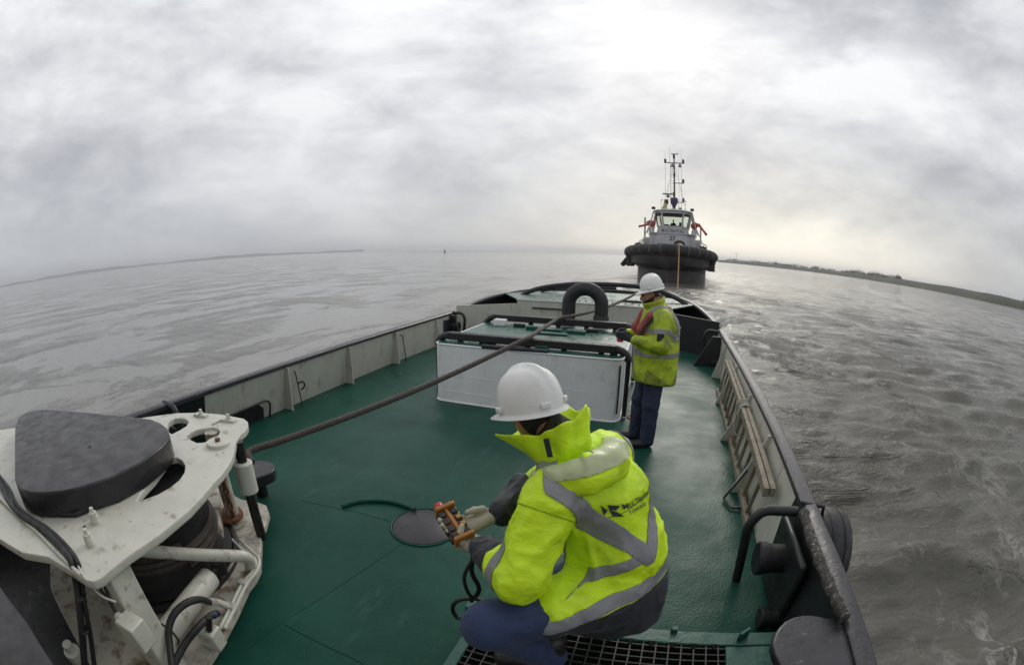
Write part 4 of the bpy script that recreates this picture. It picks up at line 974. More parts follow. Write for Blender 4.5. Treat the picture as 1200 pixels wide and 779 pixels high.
    obj('fitting', Geo().tube([vb + [.03, 0, .07], vb + [.05, .03, .17]], .02, 10), M['steel'], v)
    obj('valve_knob', Geo().ell(vb + [.01, .08, .12], (.022, .022, .022)), mat('blue_plastic', (.02, .04, .16), .4), v)
    # black cables taped along the plate and down the column
    for off, r in ((0, .021), (7, .015)):
        pts = [at(-30 + off, 530, 2, .93), at(0 + off, 567, 2, .93), at(10 + off, 587, 2, .93), at(24 + off, 603, 2, .93), at(50 + off, 620, 2, .93), at(72 + off, 641, 2, .93), at(84 + off, 659, 2, .92), at(89 + off, 682, 0, -1.95), at(93 + off, 712, 0, -1.93), at(97 + off * 1.4, 750, 0, -1.92), at(101 + off * 1.8, 800, 0, -1.92)]
        obj('power_cable', Geo().tube(curve(pts, 6), r, 10), M['rubber'], t)
    for x, y, v in ((91.5, 700, 0), (96, 738, 0)):
        q_ = at(x + 3, y, 0, -1.915); obj('cable_tie', Geo().box(q_, (.055, .05, .012)), M['button'], t, bevel=.003)
    # rolled lip and rollers on the outboard side
    obj('edge_lip', Geo().tube(curve([at(-20, 560, 2, .92), at(2, 585, 2, .92), at(40, 620, 2, .91), at(70, 650, 2, .91), at(95, 674, 2, .905)], 6), .012, 8), M['winch'], t)
    rc_ = np.array([-2.45, -.05, .80])
    obj('roller', Geo().cyl(rc_ + [-.1, .05, .07], rc_ + [-.1, .05, -.10], .085, 24), M['steel'], t, bevel=.008)
    obj('foot_ring', Geo().tube([c + np.array([.66 * math.cos(a), .66 * math.sin(a), .09]) for a in np.linspace(0, 2 * PI, 64, endpoint=False)], .03, 8, closed=True), M['winch_low'], t)
    fb = at(86, 765, 2, .35); obj('foot_bolt', Geo().lathe([(.06, -.05), (.06, .02), (.035, .03), (.035, .07), (0, .071)], fb, n=18), M['winch'], t)
winch()
hk = at(303, 548, 2, .30)
t = thing('guide_block', (hk[0], hk[1], 0), 'slate grey half round guide block on the deck just beyond the winch tip', 'guide block')
out = [(hk[0] + .16 * math.cos(a), hk[1] + .15 * math.sin(a)) for a in np.linspace(-.3, PI + .1, 16)] + [(hk[0] - .15, hk[1] - .12), (hk[0] + .12, hk[1] - .16)]
obj('block', Geo().prism(out, .20, .30), M['pad'], t, bevel=.012, seg=3)
obj('leg', Geo().cyl((hk[0] - .06, hk[1] + .02, 0), (hk[0] - .06, hk[1] + .02, .21), .06, 16), M['blackpaint'], t)
cp = [at(x, y, 2, .72)[:2] for x, y in ((-40, 645), (0, 684), (33, 728), (67, 783), (100, 860), (-120, 860), (-120, 700))]
tag(obj('capping_plate', Geo().prism(cp, .60, .72), M['pad'], None, bevel=.015, seg=3), 'wet slate grey slab at the bottom corner, just below the white winch', 'slab')
# ------------------------------------------------------------------ the following tug, bow on
TU = ray(782.0, 330); TU = np.array([TU[0], TU[1], 0]); TU /= np.linalg.norm(TU)
yaw_t = math.radians(-3.0)
TF = np.array([TU[0] * math.cos(yaw_t) - TU[1] * math.sin(yaw_t), TU[0] * math.sin(yaw_t) + TU[1] * math.cos(yaw_t), 0])
TR = np.array([TF[1], -TF[0], 0]); TB = TU * 53.0 + np.array([0, 0, SEA_Z])
def W(x, y, z): return TB + TR * x + TF * y + np.array([0, 0, z if z < 6 else 6 + (z - 6) * 1.13])
def WG(g):
    g.v = [tuple(W(*p)) for p in g.v]; return g
def tug():
    t = thing('tugboat', TB, 'black hulled tug with white wheelhouse and tall mast following bow on', 'tugboat')
    O = lambda name, g, m, parent=t, **k: obj(name, WG(g), m, parent, **k)
    ysec = np.array([0, .25, .8, 1.7, 3, 5, 7.5, 10.5, 14, 19, 24, 28])
    def half(y, z):
        full = 5.75; u = np.clip(y / 9.5, 0, 1); deck = full * (1 - (1 - u) ** 2.3) ** 0.62
        if y > 22: deck *= 1 - .1 * ((y - 22) / 6) ** 2
        s = np.clip((y - 1.6 - 0.0) / 10.0, 0, 1); low = 4.9 * (1 - (1 - s) ** 2.0) ** 0.75
        k = float(np.clip((z - 1.45) / .55, 0, 1)) * (.93 + .07 * float(np.clip((z - 2) / 1.5, 0, 1)))
        return low + (deck - low) * k
    def dz(y): return 4.05 - 0.85 * min(1, y / 11) ** 1.2
    zl = [-.8, .2, 1.0, 1.45, 2.1, 2.8, 3.3]
    V = []; F = []; rows = []
    for y in ysec:
        zs = zl + [dz(y)]; row = [(-half(y, z), y + (1.6 - z * .3 if y < 1 and z < 1.4 else 0) * max(0, 1 - y), z) for z in zs] ; rows.append(row + [(-a, b, c) for a, b, c in row[::-1]])
    n = len(rows[0])
    for r in rows: V += r
    for i in range(len(rows) - 1): F += [(i * n + j, i * n + j + 1, (i + 1) * n + j + 1, (i + 1) * n + j) for j in range(n - 1)]
    F += [tuple(range(n)), tuple((len(rows) - 1) * n + q for q in range(n - 1, -1, -1))]
    O('hull', Geo().add(V, F), M['tughull'], angle=60)
    dkp = [(-half(y, 9) + .15, y) for y in ysec[1:]] + [(half(y, 9) - .15, y) for y in ysec[:0:-1]]
    O('deck', Geo().add([(x, y, dz(y) - .45) for x, y in dkp], [tuple(range(len(dkp)))]), M['tuggreen'], smooth=False)
    # bow fender: thick rubber roll with straps
    pth = [(-half(y, 9) - .1, y - .25, dz(y) - .15) for y in (8.5, 6.5, 5, 3.6, 2.4, 1.5, .8, .35)] + [(0, -.55, dz(0) - .1)] + [(half(y, 9) + .1, y - .25, dz(y) - .15) for y in (.35, .8, 1.5, 2.4, 3.6, 5, 6.5, 8.5)]
    P = np.array(curve(pth, 8)); r = np.full(len(P), .62); r[:4] = [.3, .5, .58, .61]; r[-4:] = r[:4][::-1]
    O('bow_fender', Geo().tube(P, r, 18), M['tugfender'])
    seg = np.r_[0, np.cumsum(np.linalg.norm(np.diff(P, axis=0), axis=1))]
    for k in range(14):
        s = seg[-1] * (k + .7) / 14.4; q = np.array([np.interp(s, seg, P[:, i]) for i in range(3)]); q2 = np.array([np.interp(s + .13, seg, P[:, i]) for i in range(3)])
        O('fender_strap', Geo().tube([q, q2], .645, 16), M['tugstrap'])
    # plating pattern of block fenders below the roll and side belting
    for s in (-1, 1):
        O('side_belting', Geo().tube([(s * (half(y, 9) + .02), y, 2.95 - .25 * min(1, y / 11)) for y in (6, 8, 10, 13, 17, 22, 27)], .42, 12), M['tugfender'])
        O('belting_end', Geo().box((s * 5.45, 7.2, 2.3), (.95, 2.0, 1.5)), M['tughull'], bevel=.1)
        for yy, xx in ((5.2, 4.35), (4.6, 4.1)):
            O('bollard', Geo().lathe([(.22, 0), (.22, .75), (.34, .8), (.34, .98), (0, 1.0)], (s * xx, yy, dz(yy) - .1), n=14), M['tugfender'])
    O('anchor_fender', Geo().beam((-5.7, 8.0, 2.9), (-6.75, 8.2, 1.55), .8, .5), M['tugfender'], bevel=.1)
    # deck houses
    def loft(name, secs, m, **k):
        g = Geo(); V = []; n = len(secs[0][0])
        for pts, z in secs: V += [(x, y, z) for x, y in pts]
        F = [tuple(range(n - 1, -1, -1)), tuple((len(secs) - 1) * n + q for q in range(n))]
        for i in range(len(secs) - 1): F += [(i * n + j, i * n + (j + 1) % n, (i + 1) * n + (j + 1) % n, (i + 1) * n + j) for j in range(n)]
        return O(name, g.add(V, F), m, **k)
    oct_ = lambda w, f, y0, y1, c: [(-f, y0), (f, y0), (w, y0 + c), (w, y1), (-w, y1), (-w, y0 + c)]
    loft('deck_house', [(oct_(3.0, 2.1, 8.2, 19, .9), 3.0), (oct_(2.85, 2.0, 8.3, 19, .9), 6.15)], M['tugwhite'], smooth=False)
    O('house_deck', Geo().box((0, 13, 6.2), (6.1, 9.6, .10)), M['tugwhite'])
    for s in (-1, 1):
        O('side_house', Geo().box((s * 3.35, 11.0, 4.4), (1.3, 4.5, 2.4)), M['tugwhite'], bevel=.08)
        O('vent_trunk', Geo().box((s * 2.85, 9.6, 4.7), (.75, .7, 2.6)), M['tugwhite'], bevel=.06)
        O('bulwark_door', Geo().box((s * 3.5, 8.72, 4.7), (.5, .04, 1.0)), M['tuggreen'], bevel=.02)
        O('locker', Geo().box((s * 1.9, 7.6, 4.2), (.9, .8, .8)), M['tughull'], bevel=.08)
    # wheelhouse: lower wall, sloping window band, roof
    wl = oct_(2.35, 1.35, 9.4, 14.5, 1.1); wb = oct_(2.15, 1.25, 9.45, 14.5, 1.05); wt = oct_(2.6, 1.55, 9.0, 14.7, 1.25)
    loft('wheelhouse_wall', [(wl, 6.1), (wb, 7.0)], M['tugwhite'], smooth=False)
    ro = lambda q, e: [(x * e, (y - 12) * e + 12) for x, y in q]
    loft('wheelhouse_roof', [(ro(wt, 1.02), 8.85), (ro(wt, 1.06), 9.02), (ro(wt, .95), 9.2), (ro(wt, .7), 9.3)], M['tuggreen'], smooth=False)
    for i in range(6):
        j = (i + 1) % 6; a0, a1, b0, b1 = [np.array([*q, z]) for q, z in ((wb[i], 7.0), (wb[j], 7.0), (wt[i], 8.86), (wt[j], 8.86))]
        nrm = np.cross(a1 - a0, b0 - a0); nrm /= np.linalg.norm(nrm)
        m_ = 0.07
        lerp = lambda u, v: (a0 * (1 - u) + a1 * u) * (1 - v) + (b0 * (1 - u) + b1 * u) * v
        L_ = np.linalg.norm(a1 - a0); e = .11 / L_
        fr = O('window', Geo().beam(a0, b0, .17, .17).beam(lerp(0, .04), lerp(1, .04), .14, .16).beam(lerp(0, .96), lerp(1, .96), .14, .16), M['tugwhite'], smooth=False)
        O('pane', Geo().add([lerp(e, .05), lerp(1 - e, .05), lerp(1 - e, .95), lerp(e, .95)], [(0, 1, 2, 3)]), M['glass'], parent=fr, smooth=False)
    O('console', Geo().box((0, 10.6, 7.05), (2.6, .7, .5)), M['darkroom'])
    O('console', Geo().box((1.2, 11.4, 7.3), (.7, 1.0, .9)), M['darkroom'])
    O('aft_console', Geo().box((-1.2, 13.6, 7.2), (.9, .7, .8)), M['darkroom'])
    O('seat', Geo().box((0, 12.2, 7.0), (.6, .5, 1.1)), M['darkroom'], bevel=.05)
    O('head_lining', Geo().box((0, 11.9, 8.82), (4.6, 4.8, .05)), M['darkroom'])
    # sloping funnels / shelter wings each side of the wheelhouse
    for s in (-1, 1):
        O('wing_rail', Geo().tube([(s * 2.7, 9.6, 8.9), (s * 3.2, 9.8, 7.2), (s * 3.6, 10, 6.2)], .09, 8), M['tugwhite'])
        O('wing_panel', Geo().beam((s * 2.65, 13.6, 8.9), (s * 3.25, 13.6, 6.3), 1.2, .35), M['tugwhite'])
    # fire monitors
    for s in (-1, 1):
        O('monitor_stand', Geo().lathe([(.42, 5.9), (.36, 6.7), (.28, 6.9)], (s * 3.0, 10.2, 0), n=12), M['tugwhite'])
        g = Geo().ell((s * 3.0, 10.2, 7.35), (.50, .42, .42)).tube([(s * 2.75, 10.2, 7.4), (s * 3.2, 10.0, 7.65), (s * 3.65, 9.8, 7.4)], .19, 10)
        if s > 0: g.tube([(3.6, 9.9, 7.6), (4.25, 9.5, 6.9), (4.75, 9.2, 6.35)], [.18, .14, .19], 10)
        else: g.tube([(-3.3, 9.9, 7.3), (-4.3, 9.5, 7.0), (-4.7, 9.3, 6.9)], [.18, .13, .16], 10).tube([(-2.4, 10.3, 7.9), (-2.5, 10.3, 8.3)], .2, 8)
        O('fire_monitor', g, M['tugred'])
    # railings, side bits
    for s in (-1, 1):
        pts = [(s * 2.6, 7.6, 4.6), (s * 3.4, 8.2, 4.5), (s * 4.3, 9.2, 4.3), (s * 4.9, 11, 4.1)]
        for dzz in (.45, .9): O('railing', Geo().tube([(x, y, z + dzz) for x, y, z in pts], .035, 6), M['tugwhite'])
        for x, y, z in curve(pts, 3): O('stanchion', Geo().cyl((x, y, z - .9), (x, y, z + .9), .04, 6), M['tugwhite'])
        O('stay', Geo().tube([(s * 3.4, 9.9, 6.9), (s * 4.7, 10.4, 4.2)], .05, 6), M['tugwhite'])
        O('pillar', Geo().cyl((s * 3.95, 10.2, 4.2), (s * 3.95, 10.2, 7.2 + (.9 if s < 0 else 0)), .12, 8), M['tugwhite'] if s > 0 else M['tuggreen'])
        O('bow_bulwark', Geo().tube([(s * .6, 2.6, 4.5), (s * 2.2, 3.4, 4.45), (s * 3.4, 5.0, 4.25)], .12, 8), M['tugwhite'])
    O('winch_guard', Geo().tube(fillet([(.45, 5.2, 4.0), (.5, 5.2, 4.9), (1.1, 5.2, 5.15), (1.75, 5.2, 4.9), (1.8, 5.2, 4.0)], .3), .16, 10), M['tugfender'])
    O('bow_winch', Geo().box((-1.2, 5.6, 4.2), (1.3, .8, 1.1)), M['tughull'], bevel=.15)
    O('bow_winch', Geo().box((2.35, 5.7, 4.15), (.8, .8, 1.0)), M['tughull'], bevel=.15)
    O('bow_winch', Geo().box((-2.6, 6.2, 4.05), (.7, .8, .8)), M['tughull'], bevel=.15)
    O('staple', Geo().lathe([(.28, 3.6), (.3, 4.4), (.2, 4.6)], (.75, 1.2, 0), n=12), M['tugstrap'])
    # name and number on the house front
    for body, size, z, x in (('MULTRATUG', .52, 6.55, 0.0), ('27', .78, 5.55, 0.05)):
        me = text_mesh(body, size, 0.0, 1.05); g = Geo(); yy = 9.34 if z > 6.2 else 8.22
        sx = -1
        g.add([(v.co.x + x, yy - .03, v.co.y + z) for v in me.vertices], [tuple(p.vertices) for p in me.polygons])
        O('lettering', g, M['ink'], smooth=False)
    # roof gear and mast
    my = 12.4
    O('mast', Geo().tube([(.1, my, 9.1), (.1, my, 12.5), (.1, my, 16.6)], [.16, .13, .09], 10), M['mastgrey'])
    for z, x0, x1 in ((15.55, -1.15, 1.45), (12.9, -.1, 1.35), (10.4, 0, 1.4), (16.75, -.3, .75)):
        O('yard', Geo().beam((x0, my, z), (x1, my, z), .12, .10), M['mastgrey'])
    for x, z in ((-1.2, 15.7), (1.45, 15.7), (1.4, 13.1), (1.4, 10.65), (.1, 16.35), (.1, 13.9), (.05, 11.4)):
        O('mast_lamp', Geo().lathe([(.15, -.22), (.17, -.1), (.17, .25), (.1, .34), (0, .35)], (x, my - .15, z), n=10), M['tughull'])
    for x, s in ((-.15, .30), (.95, .28)):
        O('loudspeaker', Geo().lathe([(.08, .2), (s, -.25), (0, -.26)], (x, my - .2, 15.25), n=12), M['mastgrey'])
    for x, z0, z1 in ((-1.25, 11.2, 17.2), (-.55, 15.5, 17.9), (.68, 16.7, 17.4), (1.15, 11, 17.6), (-.85, 9.2, 13.0), (.75, 9.2, 15.4)):
        O('whip_aerial', Geo().cyl((x, my + .2, z0), (x, my + .2, z1), .025, 5, .012), M['mastgrey'])
    for k in range(14):
        O('ladder_rung', Geo().beam((-.45, my + .1, 10 + k * .4), (.05, my + .1, 10 + k * .4), .035, .035), M['mastgrey'])
    O('ladder_rail', Geo().cyl((-.45, my + .1, 9.3), (-.45, my + .1, 15.5), .03, 5), M['mastgrey'])
    O('radar', Geo().beam((-1.6, my - .6, 11.35), (.05, my - .6, 11.35), .18, .16), M['mastgrey'])
    O('radar_post', Geo().lathe([(.22, 10.9), (.26, 11.1), (.1, 11.3)], (-.8, my - .6, 0), n=10), M['mastgrey'])
    O('search_light', Geo().ell((-1.05, my - .9, 10.3), (.36, .36, .36)), M['tughull'])
    O('deck_light', Geo().ell((-1.2, my - 1.2, 9.75), (.3, .3, .42)), M['tugyellow'])
    O('deck_light', Geo().box((-1.3, my - 1.5, 9.35), (.7, .4, .5)), M['tugyellow'], bevel=.08)
    O('satellite_dome', Geo().lathe([(.22, 9.2), (.25, 9.7), (.52, 10.2), (.58, 10.55), (.5, 10.8), (.1, 10.85)], (.1, my - 1.4, 0), n=18), M['violet'])
    O('dome_stand', Geo().lathe([(.3, 9.1), (.28, 9.5), (0, 9.51)], (.1, my - 1.4, 0), n=12), M['tugwhite'])
    O('fog_lamp', Geo().lathe([(.2, 9.3), (.28, 9.5), (.1, 9.6)], (1.0, my - 1.6, 0), n=10), M['tughull'])
    for s in (-1, 1):
        O('roof_lamp', Geo().box((s * 2.7, 9.4, 9.25), (.5, .35, .32)), M['tughull'], bevel=.05)
        for k, x in enumerate((.7, 1.2, 1.7)): O('roof_stanchion', Geo().cyl((s * x, 10.2, 9.1), (s * x, 10.2, 10.45), .035, 6), M['tugwhite'])
        O('roof_rail', Geo().tube([(s * .6, 10.2, 10.45), (s * 1.75, 10.2, 10.45), (s * 1.8, 13, 10.45)], .035, 6), M['tugwhite'])
        O('mast_stay', Geo().cyl((s * 1.9, my + 1.6, 9.1), (.1, my, 15.4), .02, 5), M['mastgrey'])
tug()
tl = thing('towline', W(.75, -.9, 4.0), 'orange towline hanging from the bow of the black tug down into the water', 'rope')
pth = []
for k in range(17): f = k / 16; pth.append(W(.75 - .25 * f * 0, -.9 - 10.6 * f, 4.35 * (1 - f) ** 1.25 - .3 * f))
e0 = at(796, 285, 1, W(.75, -1, 0)[1]); e1 = at(794, 340, 2, SEA_Z - .05)
pth = [W(.75, .6, 4.5)] + [e0 + (e1 - e0) * (k / 16) - np.array([0, 0, .35 * math.sin(PI * k / 16)]) for k in range(17)]
obj('line', Geo().tube(pth, .065, 8), M['towline'], tl)
# ------------------------------------------------------------------ people
def nrm(v): v = np.asarray(v, float); return v / np.linalg.norm(v)
def helmet(parent, c, fwd, up, s=1.0):
    """Hard hat: domed shell with ridges, brim and peak. c: centre of the rim."""
    f = nrm(fwd); u = nrm(np.asarray(up) - f * np.dot(up, f)); l = np.cross(u, f); B = np.stack([f, l, u], 1)
    g = Geo(); n = 64; rings = []
    def pt(a, t):
        # a: angle from the front, t: 0 rim .. 1 crown
        rx, ry, h = 0.134 * s, 0.112 * s, 0.150 * s
        k = math.cos(t * PI / 2) ** 0.72; z = h * math.sin(t * PI / 2) ** 0.95
        q = np.array([rx * k * math.cos(a), ry * k * math.sin(a), z])
        w = min(abs(math.sin(a)), 1.0); ridge = math.exp(-(q[1] / 0.016) ** 2) * 0.010 * s * (0.25 + t) * (1 if t < .995 else 1)
        r2 = math.exp(-((abs(q[1]) - 0.042 * s) / 0.008) ** 2) * 0.004 * s * math.sin(min(1, t * 1.25) * PI)
        q[2] += ridge * (t ** .5); q *= 1 + (r2 + ridge * .3) / 0.13
        return q
    V = []; T = np.linspace(0, 1, 16); T[-1] = .999
    for t in T: V += [pt(2 * PI * j / n, t) for j in range(n)]
    F = [(i * n + j, i * n + (j + 1) % n, (i + 1) * n + (j + 1) % n, (i + 1) * n + j) for i in range(15) for j in range(n)]
    F.append(tuple(15 * n + j for j in range(n)))
    V = np.array(V) @ B.T + c
    h = obj('helmet', g.add(V, F), M['helmet'], parent, angle=75)
    V = []; 
    for e, z in ((1.0, 0.0), (1.0, -.006), (1.10, -.014), (1.11, -.019), (1.0, -.018), (.96, -.012)):
        for j in range(n):
            a = 2 * PI * j / n; pk = max(0, math.cos(a)) ** 3 * 0.045 * s * (1 if e > 1.05 else 0)
            V.append((0.134 * s * e * math.cos(a) + pk, 0.112 * s * e * math.sin(a), z * s - pk * .35))
    F = [(i * n + j, i * n + (j + 1) % n, (i + 1) * n + (j + 1) % n, (i + 1) * n + j) for i in range(5) for j in range(n)]
    obj('brim', Geo().add(np.array(V) @ B.T + c, F), M['helmet'], h, angle=60)
    for a in (1.15, -1.15, PI - .5, PI + .5):
        q = np.array([0.139 * s * math.cos(a), 0.117 * s * math.sin(a), .016 * s]); d = np.array([math.cos(a) / .134, math.sin(a) / .112, 0]); d /= np.linalg.norm(d); tt = np.array([-d[1], d[0], 0])
        obj('slot', Geo().box(B @ q + c, (.012, .034, .018), B @ np.stack([d, tt, [0, 0, 1]], 1)), M['helmet'], h, bevel=.003)
    return h
def hand_sdf(side, wrist, palm, palm_n, fdir, curls, spread, thumb, s):
    """Capsules of a gloved hand. wrist -> palm centre; fdir fingers' direction, palm_n palm normal (towards the held thing), side axis across the knuckles."""
    wrist, palm = np.asarray(wrist, float), np.asarray(palm, float); f = nrm(fdir); n = nrm(np.asarray(palm_n) - f * np.dot(palm_n, f)); a = np.cross(n, f) * side
    caps = []
    kn = [palm + f * 0.040 * s + a * o * s for o in (0.030, 0.011, -0.009, -0.028)]
    for k in kn: caps.append((wrist + (k - palm) * .55, k, .019 * s, .0145 * s))
    caps.append((wrist, palm, .028 * s, .026 * s))
    for i, k in enumerate(kn):
        L = [(.040, .026, .022), (.045, .030, .023), (.041, .028, .022), (.032, .021, .020)][i]; ang = 0.0; p = k
        for j, ll in enumerate(L):
            ang += curls[i] * (1.0, 1.15, .8)[j]; d = f * math.cos(ang) + n * math.sin(ang) + a * spread * (1.5 - i) * .2
            q = p + nrm(d) * ll * s; caps.append((p, q, (.0135, .0125, .0115)[j] * s, (.0125, .0115, .0100)[j] * s)); p = q
    p = wrist + (palm - wrist) * .35 + a * .022 * s
    for d, ll, r0, r1 in thumb:
        q = p + nrm(f * d[0] + a * d[1] + n * d[2]) * ll * s; caps.append((p, q, r0 * s, r1 * s)); p = q
    return caps
def caps_mesh(name, caps, m, parent, h=.0035, k=.008):
    P = np.array([c[0] for c in caps] + [c[1] for c in caps]); r = max(max(c[2], c[3]) for c in caps) + .012
    V, F = surfnet(lambda X: union([rc(X, *c) for c in caps], k), P.min(0) - r, P.max(0) + r, h)
    return raw(name, V, F, m, parent)
def tape_piece(name, V, N, F, fields, m, parent, off=.002, thick=.0022):
    v, f = clip(V + N * off, F, fields)
    return raw(name, v, f, m, parent, solid=thick) if len(f) else None
def head_sdf(c, fwd, up, s=1.0):
    f = nrm(fwd); u = nrm(np.asarray(up) - f * np.dot(up, f)); l = np.cross(u, f); B = np.stack([f, l, u], 1)
    Q = lambda x, y, z: np.asarray(c) + B @ (np.array([x, y, z]) * s)
    def fn(P):
        d = el(P, Q(0, 0, .03), np.array([.098, .076, .112]) * s, B)
        d = smin(d, el(P, Q(.035, 0, -.055), np.array([.062, .055, .062]) * s, B), .04 * s)
        d = smin(d, rc(P, Q(.09, 0, .012), Q(.112, 0, -.026), .010 * s, .016 * s), .014 * s)
        d = smin(d, el(P, Q(.088, 0, .030), np.array([.016, .05, .012]) * s, B), .012 * s)
        d = smin(d, el(P, Q(.083, 0, -.068), np.array([.017, .026, .008]) * s, B), .008 * s)
        d = smin(d, el(P, Q(.080, 0, -.100), np.array([.02, .022, .016]) * s, B), .018 * s)
        for y in (.078, -.078): d = smin(d, el(P, Q(-.005, y, 0), np.array([.020, .010, .032]) * s, B), .008 * s)
        for y in (.032, -.032): d = np.maximum(d, -el(P, Q(.100, y, .012), np.array([.014, .016, .009]) * s, B))
        return d
    return fn, Q, B
def eyes(parent, Q, s):
    for y in (.032, -.032): obj('eye', Geo().ell(Q(.082, y, .010), (.012 * s,) * 3), M['hair'], parent)

# ---- the kneeling worker in the foreground
SC = 0.93
def K(x, y, z):   # lens-aligned coordinates to world, brought a little nearer
    p = np.array([x, y, z], float); return RZ @ (EYE + SC * (p - EYE))
def kneeling():
    fw = RZ @ nrm([-0.77, 0.64, 0]); lf = np.cross([0, 0, 1], fw)     # facing, his left
    UP = np.array([0, 0, 1.0])
    J = dict(pel=K(.47, 1.50, .72), hl=K(.40, 1.40, .69), hr=K(.49, 1.60, .69), kl=K(-.07, 1.19, .72), kr=K(.12, 1.70, .40), al=K(.20, 1.33, .34), ar=K(.55, 1.82, .36),
             belly=K(.45, 1.52, .88), chest=K(.36, 1.57, 1.10), sh=K(.29, 1.58, 1.20), neck=K(.20, 1.575, 1.33), head=K(.085, 1.60, 1.475),
             sl=K(.15, 1.415, 1.185), sr=K(.42, 1.76, 1.19), el=K(.045, 1.255, .935), er=K(.09, 1.80, .97), wl=K(-.10, 1.46, .912), wr=K(-.04, 1.645, .962))
    root = thing('person', (J['al'][0], J['al'][1], 0.24), 'kneeling worker in bright hi-vis coat and white helmet holding an orange remote control', 'person')
    s = SC
    # body: one continuous surface
    hfd = RZ @ nrm([-.74, .67, 0])
    hd, HQ, HB = head_sdf(J['head'], nrm(hfd * .9 - UP * .40), nrm(UP + hfd * .45), s)
    def body(P):
        d = union([rc(P, J['pel'], J['belly'], .15 * s, .145 * s), rc(P, J['belly'], J['chest'], .145 * s, .15 * s), rc(P, J['sl'], J['sr'], .075 * s, .075 * s), rc(P, J['sh'], J['neck'], .09 * s, .06 * s), rc(P, J['neck'], J['head'], .058 * s, .056 * s)], .05)
        for a, b, c, r in (('hl', 'kl', 'al', (.085, .06, .045)), ('hr', 'kr', 'ar', (.085, .06, .045)), ('sl', 'el', 'wl', (.055, .045, .03)), ('sr', 'er', 'wr', (.055, .045, .03))):
            d = smin(d, smin(rc(P, J[a], J[b], r[0] * s, r[1] * s), rc(P, J[b], J[c], r[1] * s, r[2] * s), .02), .03)
        return smin(d, hd(P), .03)
    allp = np.array(list(J.values())); V, F = surfnet(body, allp.min(0) - .22, allp.max(0) + .22, .014)
    raw('body', V, F, M['skin'], root)
    V, F = surfnet(lambda P: np.minimum(hd(P) - .006, 9), J['head'] - .17, J['head'] + .17, .007)
    # dark hair and cap lining under the helmet: only above and behind the face line
    g = (V - J['head']) @ HB
    v, f = clip(V, F, [g[:, 2] * .25 - g[:, 0] + .028]); raw('hair', v, f, M['hair'], root)
    obj('snood', Geo().tube([J['neck'] - UP * .03, J['neck'] + (J['head'] - J['neck']) * .35 - fw * .01, J['head'] - UP * .06 - hfd * .035], [.085 * s, .078 * s, .078 * s], 24), M['hair'], root)
    eyes(root, HQ, s)
    hf = nrm(hfd * .93 - UP * .26); hu = nrm(UP + hfd * .28)
    hc = K(.075, 1.59, 1.478)
    helmet(root, hc, hf, hu, 1.02 * s)
    # jacket
    bx = fw * -1
    top = nrm(J['sh'] - J['pel'])
    hemc = J['pel'] - top * .07
    def jacket(P):
        d = union([rc(P, hemc - top * .12 + fw * .04, hemc, .215 * s, .205 * s), rc(P, hemc, J['belly'], .205 * s, .205 * s), rc(P, J['hl'] + UP * .0, J['hl'] * .55 + J['kl'] * .45 + UP * .01, .165 * s, .135 * s), rc(P, J['belly'], J['chest'], .205 * s, .185 * s), rc(P, J['chest'] - fw * .02, J['sh'], .185 * s, .14 * s), rc(P, J['sl'] * .86 + J['sr'] * .14, J['sr'] * .86 + J['sl'] * .14, .118 * s, .118 * s), rc(P, J['sh'], J['neck'] - UP * .03, .13 * s, .095 * s)], .06)
        for a, b, c in (('sl', 'el', 'wl'), ('sr', 'er', 'wr')):
            e = J[b]; w = J[c]; w2 = e + (w - e) * .93
            d = smin(d, smin(rc(P, J[a], e, .112 * s, .098 * s), rc(P, e, w2, .095 * s, .058 * s), .03), .035)
        d = d + .0095 * folds(P, 1.0, .7) - .004 * np.sin(9 * P[:, 2] + 7 * P[:, 0]) * np.sin(8 * P[:, 1] + 2)
        # drawn-in creases at the waist and elbows
        cut = (P - hemc) @ top
        return np.maximum(d, -cut - .175 - .25 * np.clip((P - hemc) @ fw, 0, .4) + .012 * np.sin(14 * P[:, 0] + 11 * P[:, 1]))
    V, F = surfnet(jacket, allp.min(0) - .25, allp.max(0) + .22, .0095)
    N = normals(V, F)
    if np.mean(np.einsum('ij,ij->i', N, V - V.mean(0))) < 0: F = F[:, ::-1]; N = -N
    # two tones: hem and forearms navy
    def arm_t(sh, e, w):   # signed: distance beyond the elbow along the forearm, only near that arm
        ax = nrm(w - e); t = (V - e) @ ax
        dist = np.abs(rc(V, e, w, .0, .0)); near = dist < .115
        return np.where(near, t, -1.0), dist
    tl, dl = arm_t(J['sl'], J['el'], J['wl']); tr, dr = arm_t(J['sr'], J['er'], J['wr'])
    hz = (V - hemc) @ top
    torso_d = np.minimum(rc(V, hemc, J['chest'], .0, .0), rc(V, J['chest'], J['sh'], 0, 0))
    HEM = .085
    dark = np.maximum.reduce([np.where(dl < .12, tl - .125, -1), np.where(dr < .13, tr + .06, -1), np.where((np.minimum(dl, dr) > .135) | (hz < .0), HEM - hz + .2 * np.clip((V - hemc) @ fw, -.2, .35), -1)])
    v, f = clip(V, F, [-dark]); raw('jacket', v, f, M['hivis'], root)
    v, f = clip(V, F, [dark]); raw('jacket_trim', v, f, M['navy'], root)
    arm_far = np.minimum(rc(V, J['sl'] * .75 + J['el'] * .25, J['el'], 0, 0), rc(V, J['el'], J['wl'], 0, 0)) - .135
    arm_far_r = np.minimum(rc(V, J['sr'] * .75 + J['er'] * .25, J['er'], 0, 0), rc(V, J['er'], J['wr'], 0, 0)) - .13
    free = np.minimum(arm_far, arm_far_r)
    w = .029
    def band(x, c=0.0, ww=w): return [x - c + ww, ww - (x - c)]
    # forearm band, hem band
    tape_piece('reflective_tape', V, N, F, [np.where(dl < .14, tl, -9) - .035 , .088 - tl, .135 - dl], M['tape'], root)
